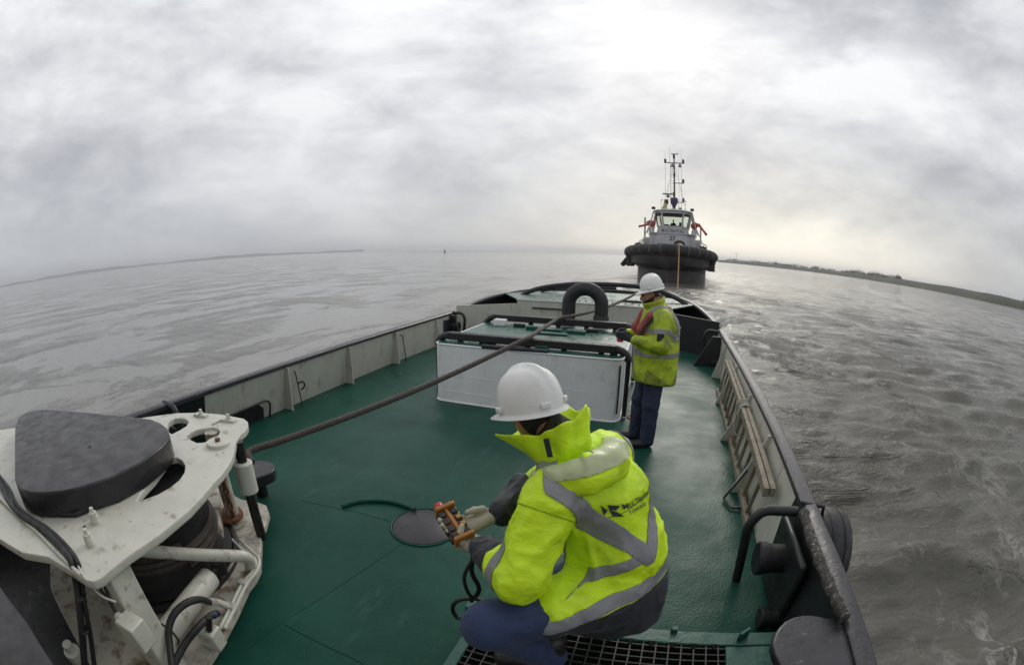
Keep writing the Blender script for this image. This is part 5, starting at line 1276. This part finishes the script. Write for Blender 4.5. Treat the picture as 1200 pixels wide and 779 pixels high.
    tape_piece('reflective_tape', V, N, F, band(hz - .2 * np.clip((V - hemc) @ fw, -.2, .35), HEM + .034, .028) + [free, .10 - (V - hemc) @ fw], M['tape'], root)
    # shoulder straps meeting in a V low on the back, and the chest band
    mfw = RZ @ nrm([-.60, .80, 0]); mlf = np.cross([0, 0, 1], mfw)
    back = (V - J['chest']) @ -mfw; acr = (V - J['chest']) @ mlf; hi = (V - J['belly']) @ top
    loc = lambda b_, a_, h_: J['belly'] + (J['chest'] - J['belly']) - top * ((J['chest'] - J['belly']) @ top) - fw * b_ + lf * a_ + top * h_
    far2 = np.minimum(rc(V, J['sl'] * .3 + J['el'] * .7, J['el'], 0, 0), rc(V, J['sr'] * .3 + J['er'] * .7, J['er'], 0, 0)) - .125
    far2 = np.minimum(far2, np.minimum(dl, dr) - .14)
    wb = np.clip((back + .03) / .08, 0, 1)
    for sg in (1, -1):
        pd = wb * (hi - .0 - 1.45 * np.abs(acr)) * .568 + (1 - wb) * (.225 - np.abs(acr))
        tape_piece('reflective_tape', V, N, F, [pd + .029, .029 - pd, far2, hi + .03, acr * sg + .001], M['tape'], root)
    tape_piece('reflective_tape', V, N, F, band(hi, .012, .024) + [free, acr - .0, .05 - (V - hemc) @ fw], M['tape'], root, off=.0012)
    ta_ = (V - J['sl']) @ nrm(J['el'] - J['sl']); tape_piece('seam', V, N, F, [ta_ - .050, .0545 - ta_, .16 - rc(V, J['sl'], J['el'], 0, 0)], M['seam'], root, off=.0008, thick=.001)
    tape_piece('seam', V, N, F, [hi - .215, .2195 - hi, free, back - .02], M['seam'], root, off=.0008, thick=.001)
    # lettering on the back
    bvh = BVHTree.FromPolygons([Vector(p) for p in V], [tuple(map(int, q)) for q in F])
    right = -mlf
    o0 = J['chest'] + top * .035 - mfw * .6
    def print_on(me, m, name, dx, dz, sx=1.0):
        vs = []
        for q in me.vertices:
            p = o0 + right * (q.co.x * sx + dx) + top * (q.co.y + dz)
            hit = bvh.ray_cast(Vector(p), Vector(mfw))
            vs.append(np.array(hit[0]) - mfw * .007 if hit[0] is not None else p + mfw * .45)
        raw(name, vs, [tuple(q.vertices) for q in me.polygons], m, root, smooth=False)
    def tess(me):
        bm = bmesh.new(); bm.from_mesh(me); bmesh.ops.triangulate(bm, faces=bm.faces); bmesh.ops.subdivide_edges(bm, edges=bm.edges, cuts=1); bm.to_mesh(me); bm.free(); return me
    print_on(tess(text_mesh('MULTRASHIP', .030, 0, 1.02)), M['ink'], 'lettering', .022, .035)
    print_on(tess(text_mesh('TOWAGE', .021, 0, 1.15)), M['ink'], 'lettering', .0, .006)
    lg = bpy.data.meshes.new('logo')
    lg.from_pydata([(0, .035, 0), (.05, .035, 0), (.025, .005, 0), (.0, .005, 0), (0, -.035, 0), (.05, -.035, 0), (.025, -.005, 0), (-.03, .035, 0), (-.008, .0, 0), (-.03, -.035, 0)], [], [(0, 3, 2, 1), (3, 4, 5, 6), (7, 9, 8)])
    lg.transform(Matrix.Scale(.6, 4)); print_on(tess(lg), M['ink'], 'logo', -.10, .02)
    # storm collar: flared shell round the head, open at the front
    nk = J['neck'] - UP * .015; ax = nrm(UP * .95 + fw * .32)
    cfw = nrm(fw - ax * np.dot(fw, ax)); clf = np.cross(ax, cfw)
    V2 = []; nseg = 72; nrow = 12
    for i in range(nrow):
        t = i / (nrow - 1)
        for j in range(nseg):
            a = 2 * PI * j / nseg - PI          # 0 at the back, +-pi at the front
            fr = abs(a) / PI
            rad = (.098 + .055 * t + .055 * t * t * fr ** 2) * s; hgt = (.17 * t) * (1.05 - .18 * fr) * s
            wv = .010 * math.sin(3 * a + .8) * t + .007 * math.sin(7 * a + 2) * t + .004 * math.sin(13 * a + 6 * t)
            flare = .058 * max(0, (fr - .72) / .28) * t
            d = -cfw * math.cos(a) + clf * math.sin(a)
            peak = .035 * math.exp(-((a + .35) / .45) ** 2) * t
            V2.append(nk - ax * .045 + d * (rad + wv + flare) * np.array([1, 1, 1]) - cfw * 0.012 + cfw * .03 * t + ax * (hgt + wv * .8 - flare * .5 + peak + .0))
    F2 = [(i * nseg + j, i * nseg + (j + 1) % nseg, (i + 1) * nseg + (j + 1) % nseg, (i + 1) * nseg + j) for i in range(nrow - 1) for j in range(nseg) if j not in (nseg - 1,)]
    V2 = np.array(V2); nz = folds(V2, 1.5, 1.0); V2 = V2 + (V2 - nk) / np.linalg.norm(V2 - nk, axis=1)[:, None] * (nz * .012 * np.repeat(np.linspace(.2, 1, nrow), nseg))[:, None]
    c = raw('collar', V2, F2, M['hivis'], root)
    sd = c.modifiers.new('thickness', 'SOLIDIFY'); sd.thickness = .008; sd.offset = 0
    sb = c.modifiers.new('smooth', 'SUBSURF'); sb.levels = 1; sb.render_levels = 1
    # rolled hood behind the collar with a pale band
    hood = [nk - ax * .045 + (-cfw * math.cos(a) + clf * math.sin(a)) * (.165 + .012 * math.cos(2 * a)) * s - cfw * .02 - ax * .012 * (1 - math.cos(a)) for a in np.linspace(-2.0, 2.0, 40)]
    rr_ = [.050 * (1 - .6 * abs(q) ** 3) * s for q in np.linspace(-1, 1, 40)]
    hoodp = list(zip(hood[::3], hood[1::3] + hood[-1:], rr_[::3]))
    def hoodf(P):
        d = union([rc(P, hood[i], hood[min(i + 4, 39)], rr_[i], rr_[min(i + 4, 39)]) for i in range(0, 39, 4)], .02)
        d = smin(d, union([rc(P, hood[i] - ax * .045 - cfw * .015, hood[i + 4] - ax * .045 - cfw * .015, .040 * s, .040 * s) for i in range(10, 28, 4)], .02), .03)
        return d + .009 * folds(P, 1.2, 5.0)
    hb = np.array(hood); Vh, Fh = surfnet(hoodf, hb.min(0) - .12, hb.max(0) + .12, .0085); Nh = normals(Vh, Fh)
    if np.mean(np.einsum('ij,ij->i', Nh, Vh - Vh.mean(0))) < 0: Fh = Fh[:, ::-1]; Nh = -Nh
    raw('hood', Vh, Fh, M['hivis'], root)
    rad_ = Vh - nk; hh = rad_ @ ax; la = rad_ @ clf
    tape_piece('hood_tape', Vh, Nh, Fh, [hh + .055, .012 - hh - .12 * np.abs(la), np.linalg.norm(rad_, axis=1) - .15, .2 - np.abs(la - .09)], M['tape_pale'], root)
    tg = nk + ax * .045 + (-cfw * .35 + clf * .94) * .155 * s
    obj('collar_tab', Geo().beam(tg - ax * .03, tg + ax * .035, .022, .006, up=clf), M['navy'], root, bevel=.002)
    cd = nk + (cfw * .15 + clf) * .20 * s - ax * .075
    obj('toggle', Geo().ell(cd, (.011, .011, .011)), M['button'], root)
    obj('draw_cord', Geo().tube(curve([cd, cd + cfw * .04 - ax * .015 + clf * .008, cd + cfw * .09 - ax * .05, cd + cfw * .12 - ax * .11, cd + cfw * .10 - ax * .15], 6), .0032, 6), M['button'], root)
    # trousers
    def trousers(P):
        d = union([rc(P, J['hl'], J['hr'], .145 * s, .145 * s), rc(P, J['pel'] - UP * .02, J['pel'] + UP * .06, .16 * s, .15 * s)], .05)
        for a, b, c_ in (('hl', 'kl', 'al'), ('hr', 'kr', 'ar')):
            d = smin(d, smin(rc(P, J[a], J[b], .125 * s, .098 * s), rc(P, J[b], J[c_], .092 * s, .075 * s), .03), .03)
        return d + .006 * folds(P, 1.2, 2.1)
    V, F = surfnet(trousers, allp.min(0) - .2, np.maximum(J['pel'] + .25, np.maximum(J['kl'], J['hl']) + .2), .012)
    N = normals(V, F)
    if np.mean(np.einsum('ij,ij->i', N, V - V.mean(0))) < 0: F = F[:, ::-1]; N = -N
    raw('trousers', V, F, M['denim'], root)
    tk = (V - J['kl']) @ nrm(J['hl'] - J['kl']); dk_ = rc(V, J['kl'], J['hl'], 0, 0)
    out = (V - J['kl']) @ UP
    tape_piece('trouser_tape', V, N, F, band(tk + out * .25, .19, .022) + [.16 - dk_, -.04 - out, .24 - tk, out + .12, (V - J['kl']) @ lf + .01], M['tape'], root)
    # boots
    for a, d in (('al', nrm(K(.06, 1.36, .3) - K(.20, 1.33, .3))), ('ar', nrm(K(.55, 1.8, .2) - K(.55, 1.8, .3)))):
        A = J[a]; toe = A + d * .20 - (UP * .065 if a == 'al' else 0)
        def boot(P): return np.maximum(union([rc(P, A + UP * .10, A - UP * .03, .062, .058), rc(P, A - UP * .045, toe, .05, .046)], .03), -(P[:, 2] - .243))
        V, F = surfnet(boot, np.minimum(A, toe) - .15, np.maximum(A, toe) + .2, .010); raw('boot', V, F, M['boot'], root)
    # remote control box and hands
    rcx = K(-.222, 1.555, .952)
    e1 = nrm(K(-.19, 1.48, .945) - K(-.275, 1.60, .995)); e3 = nrm(UP * .85 - fw * .42 + lf * .30); e3 = nrm(e3 - e1 * np.dot(e3, e1)); e2 = np.cross(e3, e1)
    RB_ = np.stack([e1, e2, e3], 1)
    rt = thing('remote_control', rcx, 'orange winch remote control with black keys in the hands of the kneeling worker', 'remote control')
    hs = .155; bw = .074
    obj('housing', Geo().box(rcx, (hs, bw, .040), RB_), M['orange'], rt, bevel=.008, seg=3)
    for a in (-.5, .5): obj('end_guard', Geo().box(rcx + e1 * hs * a * 1.02 + e3 * .012, (.018, bw * 1.16, .062), RB_), M['orange'], rt, bevel=.006)
    obj('rib', Geo().box(rcx + e3 * .024 + e2 * -.002, (hs * .95, .012, .016), RB_), M['orange'], rt, bevel=.003)
    for i in range(4):
        for q in (-1, 1):
            b = obj('key', Geo().box(rcx + e1 * (-.052 + .037 * i) + e2 * q * .025 + e3 * .024, (.029, .026, .014), RB_), M['button'], rt, bevel=.004)
            if q > 0 and i in (1, 2): obj('key_cap', Geo().box(rcx + e1 * (-.052 + .037 * i) + e2 * q * .025 + e3 * .031, (.018, .017, .006), RB_), M['yellowkey'], b, bevel=.002)
    for i in range(4): obj('side_grip', Geo().box(rcx + e1 * (-.055 + .037 * i) - e2 * (bw / 2 + .004), (.03, .014, .03), RB_), M['button'], rt, bevel=.004)
    st = rcx - e1 * (hs * .5 + .012) + e2 * -.012
    k_ = obj('stop_button', Geo().cyl(st + e1 * .01, st - e1 * .014, .016, 18), M['helmet'], rt); obj('button_cap', Geo().cyl(st - e1 * .012, st - e1 * .032, .019, 18), M['red'], k_, bevel=.003)
    obj('antenna', Geo().cyl(rcx - e1 * hs * .5 + e2 * .026, rcx - e1 * (hs * .5 + .035) + e2 * .026, .014, 14), M['button'], rt, bevel=.003)
    thumb = [((.6, .62, .45), .034, .0175, .0155), ((.85, .0, .55), .033, .0155, .0135), ((.82, -.35, .5), .027, .0135, .0115)]
    # right hand under and behind the far side, left hand round the near end
    w_r = J['wr']; w_l = J['wl']
    pr = rcx + e2 * .055 + e1 * .012 + e3 * .000; pl = rcx + e1 * .070 - e2 * .012 - e3 * .018
    for nm, w_, tgt, pn, sd, f_, crl in (('r', w_r, rcx + e2 * .062 + e1 * .020 - e3 * .030, e3, -1, nrm(-e2 * .9 - e1 * .35), (.30, .32, .34, .36)), ('l', w_l, rcx + e1 * .062 - e2 * .012 - e3 * .040, e3, 1, nrm(-e1 * .9 + e2 * .3), (.22, .24, .26, .28))):
        caps = hand_sdf(sd, w_, tgt, pn, f_, crl, .3, thumb if nm == 'l' else [((.75, .30, .75), .036, .0175, .0155), ((.97, -.15, .25), .034, .0155, .0135), ((.95, -.2, -.1), .028, .0135, .0115)], 1.0)
        caps.append((w_ - nrm(tgt - w_) * .05, w_, .036, .030))
        caps_mesh('glove', caps, M['glove'], root)
    # wrist strap of the remote hanging down
    g = Geo(); b0 = J['wl'] - UP * .06 + fw * .05
    rs = random.Random(8)
    g.tube(curve([b0, b0 + [-.01, 0, -.10], b0 + [.015, .01, -.2], b0 + [-.02, 0, -.28]], 6), .010, 8)
    g.tube(curve([b0 + [0, 0, -.02], b0 + [-.035, -.02, -.12], b0 + [-.015, -.02, -.22], b0 + [.03, 0, -.26]], 6), .008, 8)
    g.tube(curve([b0 + [-.02, 0, -.26], b0 + [-.08, 0, -.30], b0 + [-.11, .0, -.36], b0 + [-.09, 0, -.42], b0 + [-.03, 0, -.40]], 6), .010, 8)
    tag(obj('wrist_strap', g, M['button']), 'black strap and cord dangling beside the knee of the kneeling worker', 'strap')
kneeling()

# ---- the standing worker by the casing
def standing():
    base = at(757, 522, 2, 0.0) + np.array([-.06, .06, 0])
    fw = RZ @ nrm([-1, .02, 0]); lf = np.cross([0, 0, 1], fw); UP = np.array([0, 0, 1.0])
    L = lambda f, l, z: base + fw * f + lf * l + UP * z
    J = dict(pel=L(-.05, 0, .93), hl=L(-.05, .09, .90), hr=L(-.05, -.09, .90), kl=L(-.03, .10, .50), kr=L(.04, -.10, .50), al=L(-.03, .10, .09), ar=L(.05, -.11, .09), belly=L(-.05, 0, 1.08), chest=L(-.055, 0, 1.30), sh=L(-.05, 0, 1.44), neck=L(-.025, 0, 1.53), head=L(.045, 0, 1.665),
             sl=L(-.05, .19, 1.42), sr=L(-.05, -.19, 1.42), el=L(-.03, .26, 1.17), er=L(.02, -.25, 1.17), wl=L(.23, .12, 1.20), wr=L(.26, -.06, 1.22))
    root = thing('person', base, 'standing worker in worn hi-vis coat, red life vest and white helmet, seen in profile', 'person')
    hd, HQ, HB = head_sdf(J['head'], nrm(fw - UP * .34), nrm(UP + fw * .34))
    def body(P):
        d = union([rc(P, J['pel'], J['belly'], .14, .135), rc(P, J['belly'], J['chest'], .135, .15), rc(P, J['sl'], J['sr'], .07, .07), rc(P, J['sh'], J['neck'], .085, .06), rc(P, J['neck'], J['head'], .058, .056)], .05)
        for a, b, c, r in (('hl', 'kl', 'al', (.085, .06, .045)), ('hr', 'kr', 'ar', (.085, .06, .045)), ('sl', 'el', 'wl', (.055, .045, .03)), ('sr', 'er', 'wr', (.055, .045, .03))):
            d = smin(d, smin(rc(P, J[a], J[b], r[0], r[1]), rc(P, J[b], J[c], r[1], r[2]), .02), .03)
        return smin(d, hd(P), .03)
    allp = np.array(list(J.values())); V, F = surfnet(body, allp.min(0) - .2, allp.max(0) + .2, .015); raw('body', V, F, M['skin'], root)
    V, F = surfnet(hd, J['head'] - .17, J['head'] + .17, .006); raw('face', V, F, M['skin'], root)
    V, F = surfnet(lambda P: hd(P) - .007, J['head'] - .17, J['head'] + .17, .007); g = (V - J['head']) @ HB
    v, f = clip(V, F, [g[:, 2] * .3 - g[:, 0] - .012, g[:, 2] + .085]); raw('hair', v, f, M['hair'], root)
    v, f = clip(V, F, [-.035 - g[:, 2] + .25 * (.03 - g[:, 0]), g[:, 0] + .01, .05 - (np.abs(g[:, 1]) + g[:, 2]) * .2]); raw('beard', v, f, M['hair'], root)
    eyes(root, HQ, 1)
    helmet(root, J['head'] + UP * .055 - fw * .012, nrm(fw - UP * .24), nrm(UP + fw * .24), .94)
    def jacket(P):
        d = union([rc(P, L(-.07, 0, .80), J['belly'] - fw * .02, .25, .235), rc(P, J['belly'] - fw * .02, J['chest'] - fw * .02, .235, .215), rc(P, J['chest'] - fw * .02, J['sh'], .215, .15), rc(P, J['sl'] * .85 + J['sr'] * .15, J['sr'] * .85 + J['sl'] * .15, .11, .11), rc(P, J['sh'], J['neck'] - UP * .02, .12, .085)], .06)
        for a, b, c in (('sl', 'el', 'wl'), ('sr', 'er', 'wr')):
            e = J[b]; w2 = e + (J[c] - e) * .9
            d = smin(d, smin(rc(P, J[a], e, .10, .085), rc(P, e, w2, .083, .056), .03), .03)
        d = d + .009 * folds(P, 1.05, 4.2)
        return np.maximum(d, .735 + .015 * np.sin(9 * P[:, 0] + 6 * P[:, 1]) - P[:, 2])
    V, F = surfnet(jacket, allp.min(0) - .3, allp.max(0) + .2, .0115); N = normals(V, F)
    if np.mean(np.einsum('ij,ij->i', N, V - V.mean(0))) < 0: F = F[:, ::-1]; N = -N
    z = V[:, 2]; rel = V - J['chest']; acr = rel @ lf; frt = rel @ fw
    # oily soiling: lower front and hem
    soil = .90 + .10 * np.sin(11 * acr + 3) + .06 * np.sin(23 * V[:, 0] + 17 * z) + .20 * np.clip(frt, -.1, .2) - z
    v, f = clip(V, F, [-soil]); raw('jacket', v, f, M['hivis_old'], root)
    v, f = clip(V, F, [soil]); raw('jacket_soiled_hem', v, f, M['soil'], root)
    dl = np.minimum(rc(V, J['sl'] * .7 + J['el'] * .3, J['el'], 0, 0), rc(V, J['el'], J['wl'], 0, 0)); dr = np.minimum(rc(V, J['sr'] * .7 + J['er'] * .3, J['er'], 0, 0), rc(V, J['er'], J['wr'], 0, 0))
    free = np.minimum(dl, dr) - .118
    for zc in (1.06, 1.235): tape_piece('reflective_tape', V, N, F, [z - zc + .027, zc + .027 - z, free], M['tape'], root)
    vs_ = np.abs(np.abs(acr) - .135)
    tape_piece('reflective_tape', V, N, F, [.027 - vs_, z - 1.24, free + .03], M['tape'], root)
    ta = (V - J['sl']) @ nrm(J['el'] - J['sl'])
    tape_piece('reflective_tape', V, N, F, [ta - .105, .155 - ta, .125 - rc(V, J['sl'], J['el'], 0, 0), acr - .15], M['tape'], root)
    bp_ = J['sl'] + (J['el'] - J['sl']) * .62 + lf * .092 + fw * .045
    obj('arm_badge', Geo().box(bp_, (.075, .012, .075), np.stack([fw, lf, UP], 1)), M['navy'], root, bevel=.003)
    # collar
    nk = J['neck'] - UP * .02; ax = nrm(UP + fw * .22); cfw = nrm(fw - ax * np.dot(fw, ax)); clf = np.cross(ax, cfw); V2 = []; n = 48
    for i in range(8):
        t = i / 7
        for j in range(n):
            a = 2 * PI * j / n; wv = .006 * math.sin(5 * a + 1) * t
            hgt = .135 * t * (1.0 + .10 * math.cos(a)); V2.append(nk - ax * .04 + (-cfw * math.cos(a) * 1.05 + clf * math.sin(a)) * (.088 + .028 * t + wv) + cfw * .02 * t + ax * hgt)
    c = raw('collar', V2, [(i * n + j, i * n + (j + 1) % n, (i + 1) * n + (j + 1) % n, (i + 1) * n + j) for i in range(7) for j in range(n)], M['hivis_old'], root)
    sd = c.modifiers.new('thickness', 'SOLIDIFY'); sd.thickness = .012; sd.offset = 0
    # life vest: horseshoe collar and two front lobes, over the jacket
    def vest(P):
        pts = [L(.17, .085, 1.16), L(.155, .10, 1.30), L(.07, .125, 1.44), L(-.05, .12, 1.50), L(-.135, .05, 1.49), L(-.135, -.05, 1.49), L(-.05, -.12, 1.50), L(.07, -.125, 1.44), L(.155, -.10, 1.30), L(.17, -.085, 1.16)]
        d = union([rc(P, a, b, ra, rb) for (a, b), (ra, rb) in zip(zip(pts, pts[1:]), ((.038, .046), (.046, .046), (.046, .046), (.046, .054), (.054, .054), (.054, .046), (.046, .046), (.046, .046), (.046, .038)))], .02)
        return d + .003 * folds(P, 1.6, 3)
    Vv, Fv = surfnet(vest, base + [-.34, -.34, 1.0], base + [.34, .34, 1.66], .0105); raw('life_vest', Vv, Fv, M['vest'], root)
    obj('vest_strap', Geo().tube(curve([L(.14, .10, 1.20), L(.06, .19, 1.22), L(-.10, .21, 1.24), L(-.22, .12, 1.25), L(-.25, 0, 1.255), L(-.22, -.12, 1.25)], 6), .014, 8), M['navy'], root)
    obj('vest_edge', Geo().tube(curve([L(.195, .14, 1.15), L(.16, .155, 1.30), L(.06, .18, 1.43), L(-.06, .17, 1.50), L(-.18, .06, 1.505)], 6), .012, 8), M['navy'], root)
    def trousers(P):
        d = rc(P, J['hl'], J['hr'], .13, .13)
        for a, b, c_ in (('hl', 'kl', 'al'), ('hr', 'kr', 'ar')): d = smin(d, smin(rc(P, J[a], J[b], .115, .092), rc(P, J[b], J[c_] + UP * .0, .09, .082), .03), .02)
        return np.maximum(d + .007 * folds(P, 1.15, 1.1), .045 - P[:, 2])
    V, F = surfnet(trousers, base + [-.34, -.34, -.03], base + [.34, .34, 1.12], .012); raw('trousers', V, F, M['denim_dark'], root)
    for a, of in (('al', .0), ('ar', .0)):
        A = J[a]; toe = A + fw * .17 - UP * .045 + lf * (.02 if a == 'al' else -.02)
        def boot(P): return np.maximum(union([rc(P, A + UP * .08, A - UP * .02, .06, .058), rc(P, A - UP * .035 - fw * .03, toe, .052, .046)], .03), .003 - P[:, 2])
        V, F = surfnet(boot, np.minimum(A, toe) - .14, np.maximum(A, toe) + .18, .009); raw('boot', V, F, M['boot'], root)
    # what he holds: small dark handset with a red knob
    hp = L(.335, .02, 1.235)
    t = thing('handset', hp, 'small dark handset with a red knob in the hands of the standing worker', 'handset')
    R_ = np.stack([fw, lf, UP], 1)
    obj('housing', Geo().box(hp, (.10, .09, .05), R_), M['button'], t, bevel=.008)
    obj('knob', Geo().lathe([(.03, -.075), (.036, -.06), (.03, -.02), (0, -.019)], hp + fw * .02 + lf * .02, n=18), M['red'], t)
    obj('lever', Geo().cyl(hp + UP * .02 - fw * .02, hp + UP * .085 - fw * .05, .008, 10), M['button'], t)
    thumb = [((.5, .8, .15), .035, .017, .015), ((.85, .25, .35), .034, .015, .0135), ((.9, -.1, .4), .028, .0135, .011)]
    for w_, tgt, pn, sd_, in ((J['wl'], hp + lf * .055 - fw * .03, -lf, 1), (J['wr'], hp - lf * .055 - fw * .03, lf, -1)):
        caps = hand_sdf(sd_ , w_, tgt, pn, nrm(fw - UP * .15), (.5, .55, .6, .6), .2, thumb, 1.0); caps.append((w_ - nrm(tgt - w_) * .05, w_, .034, .03)); caps_mesh('glove', caps, M['navy'], root, h=.006)
standing()

# ---- the helmsman behind the tug's front window
def helmsman():
    b = W(0, 11.7, 6.35)
    root = thing('person', b, 'dark figure of a helmsman behind the front window of the black tug', 'person')
    D = lambda x, y, z: W(x, 11.7 + y, 6.35 + z)
    def body(P):
        d = union([rc(P, D(0, 0, .25), D(0, 0, .9), .26, .24), rc(P, D(-.2, 0, 1.22), D(.2, 0, 1.22), .13, .13), rc(P, D(0, 0, .9), D(0, 0, 1.25), .24, .16), rc(P, D(0, 0, 1.3), D(0, -.02, 1.5), .07, .08), el(P, D(0, -.03, 1.62), (.10, .115, .135)), rc(P, D(-.3, 0, 1.2), D(-.38, -.3, .85), .09, .07), rc(P, D(.3, 0, 1.2), D(.38, -.3, .85), .09, .07), rc(P, D(-.38, -.3, .85), D(-.15, -.6, .9), .07, .05), rc(P, D(.38, -.3, .85), D(.15, -.6, .9), .07, .05), rc(P, D(-.12, 0, .2), D(-.15, -.05, -.3), .11, .08), rc(P, D(.12, 0, .2), D(.15, -.05, -.3), .11, .08)], .05)
        return d
    V, F = surfnet(body, b - [1, 1, .5], b + [1, 1, 2], .035); raw('body', V, F, M['navy'], root)
    V, F = surfnet(lambda P: el(P, D(0, .0, 1.68), (.115, .125, .11)), D(0, 0, 1.68) - .2, D(0, 0, 1.68) + .2, .03); raw('hair', V, F, M['hair'], root)
helmsman()
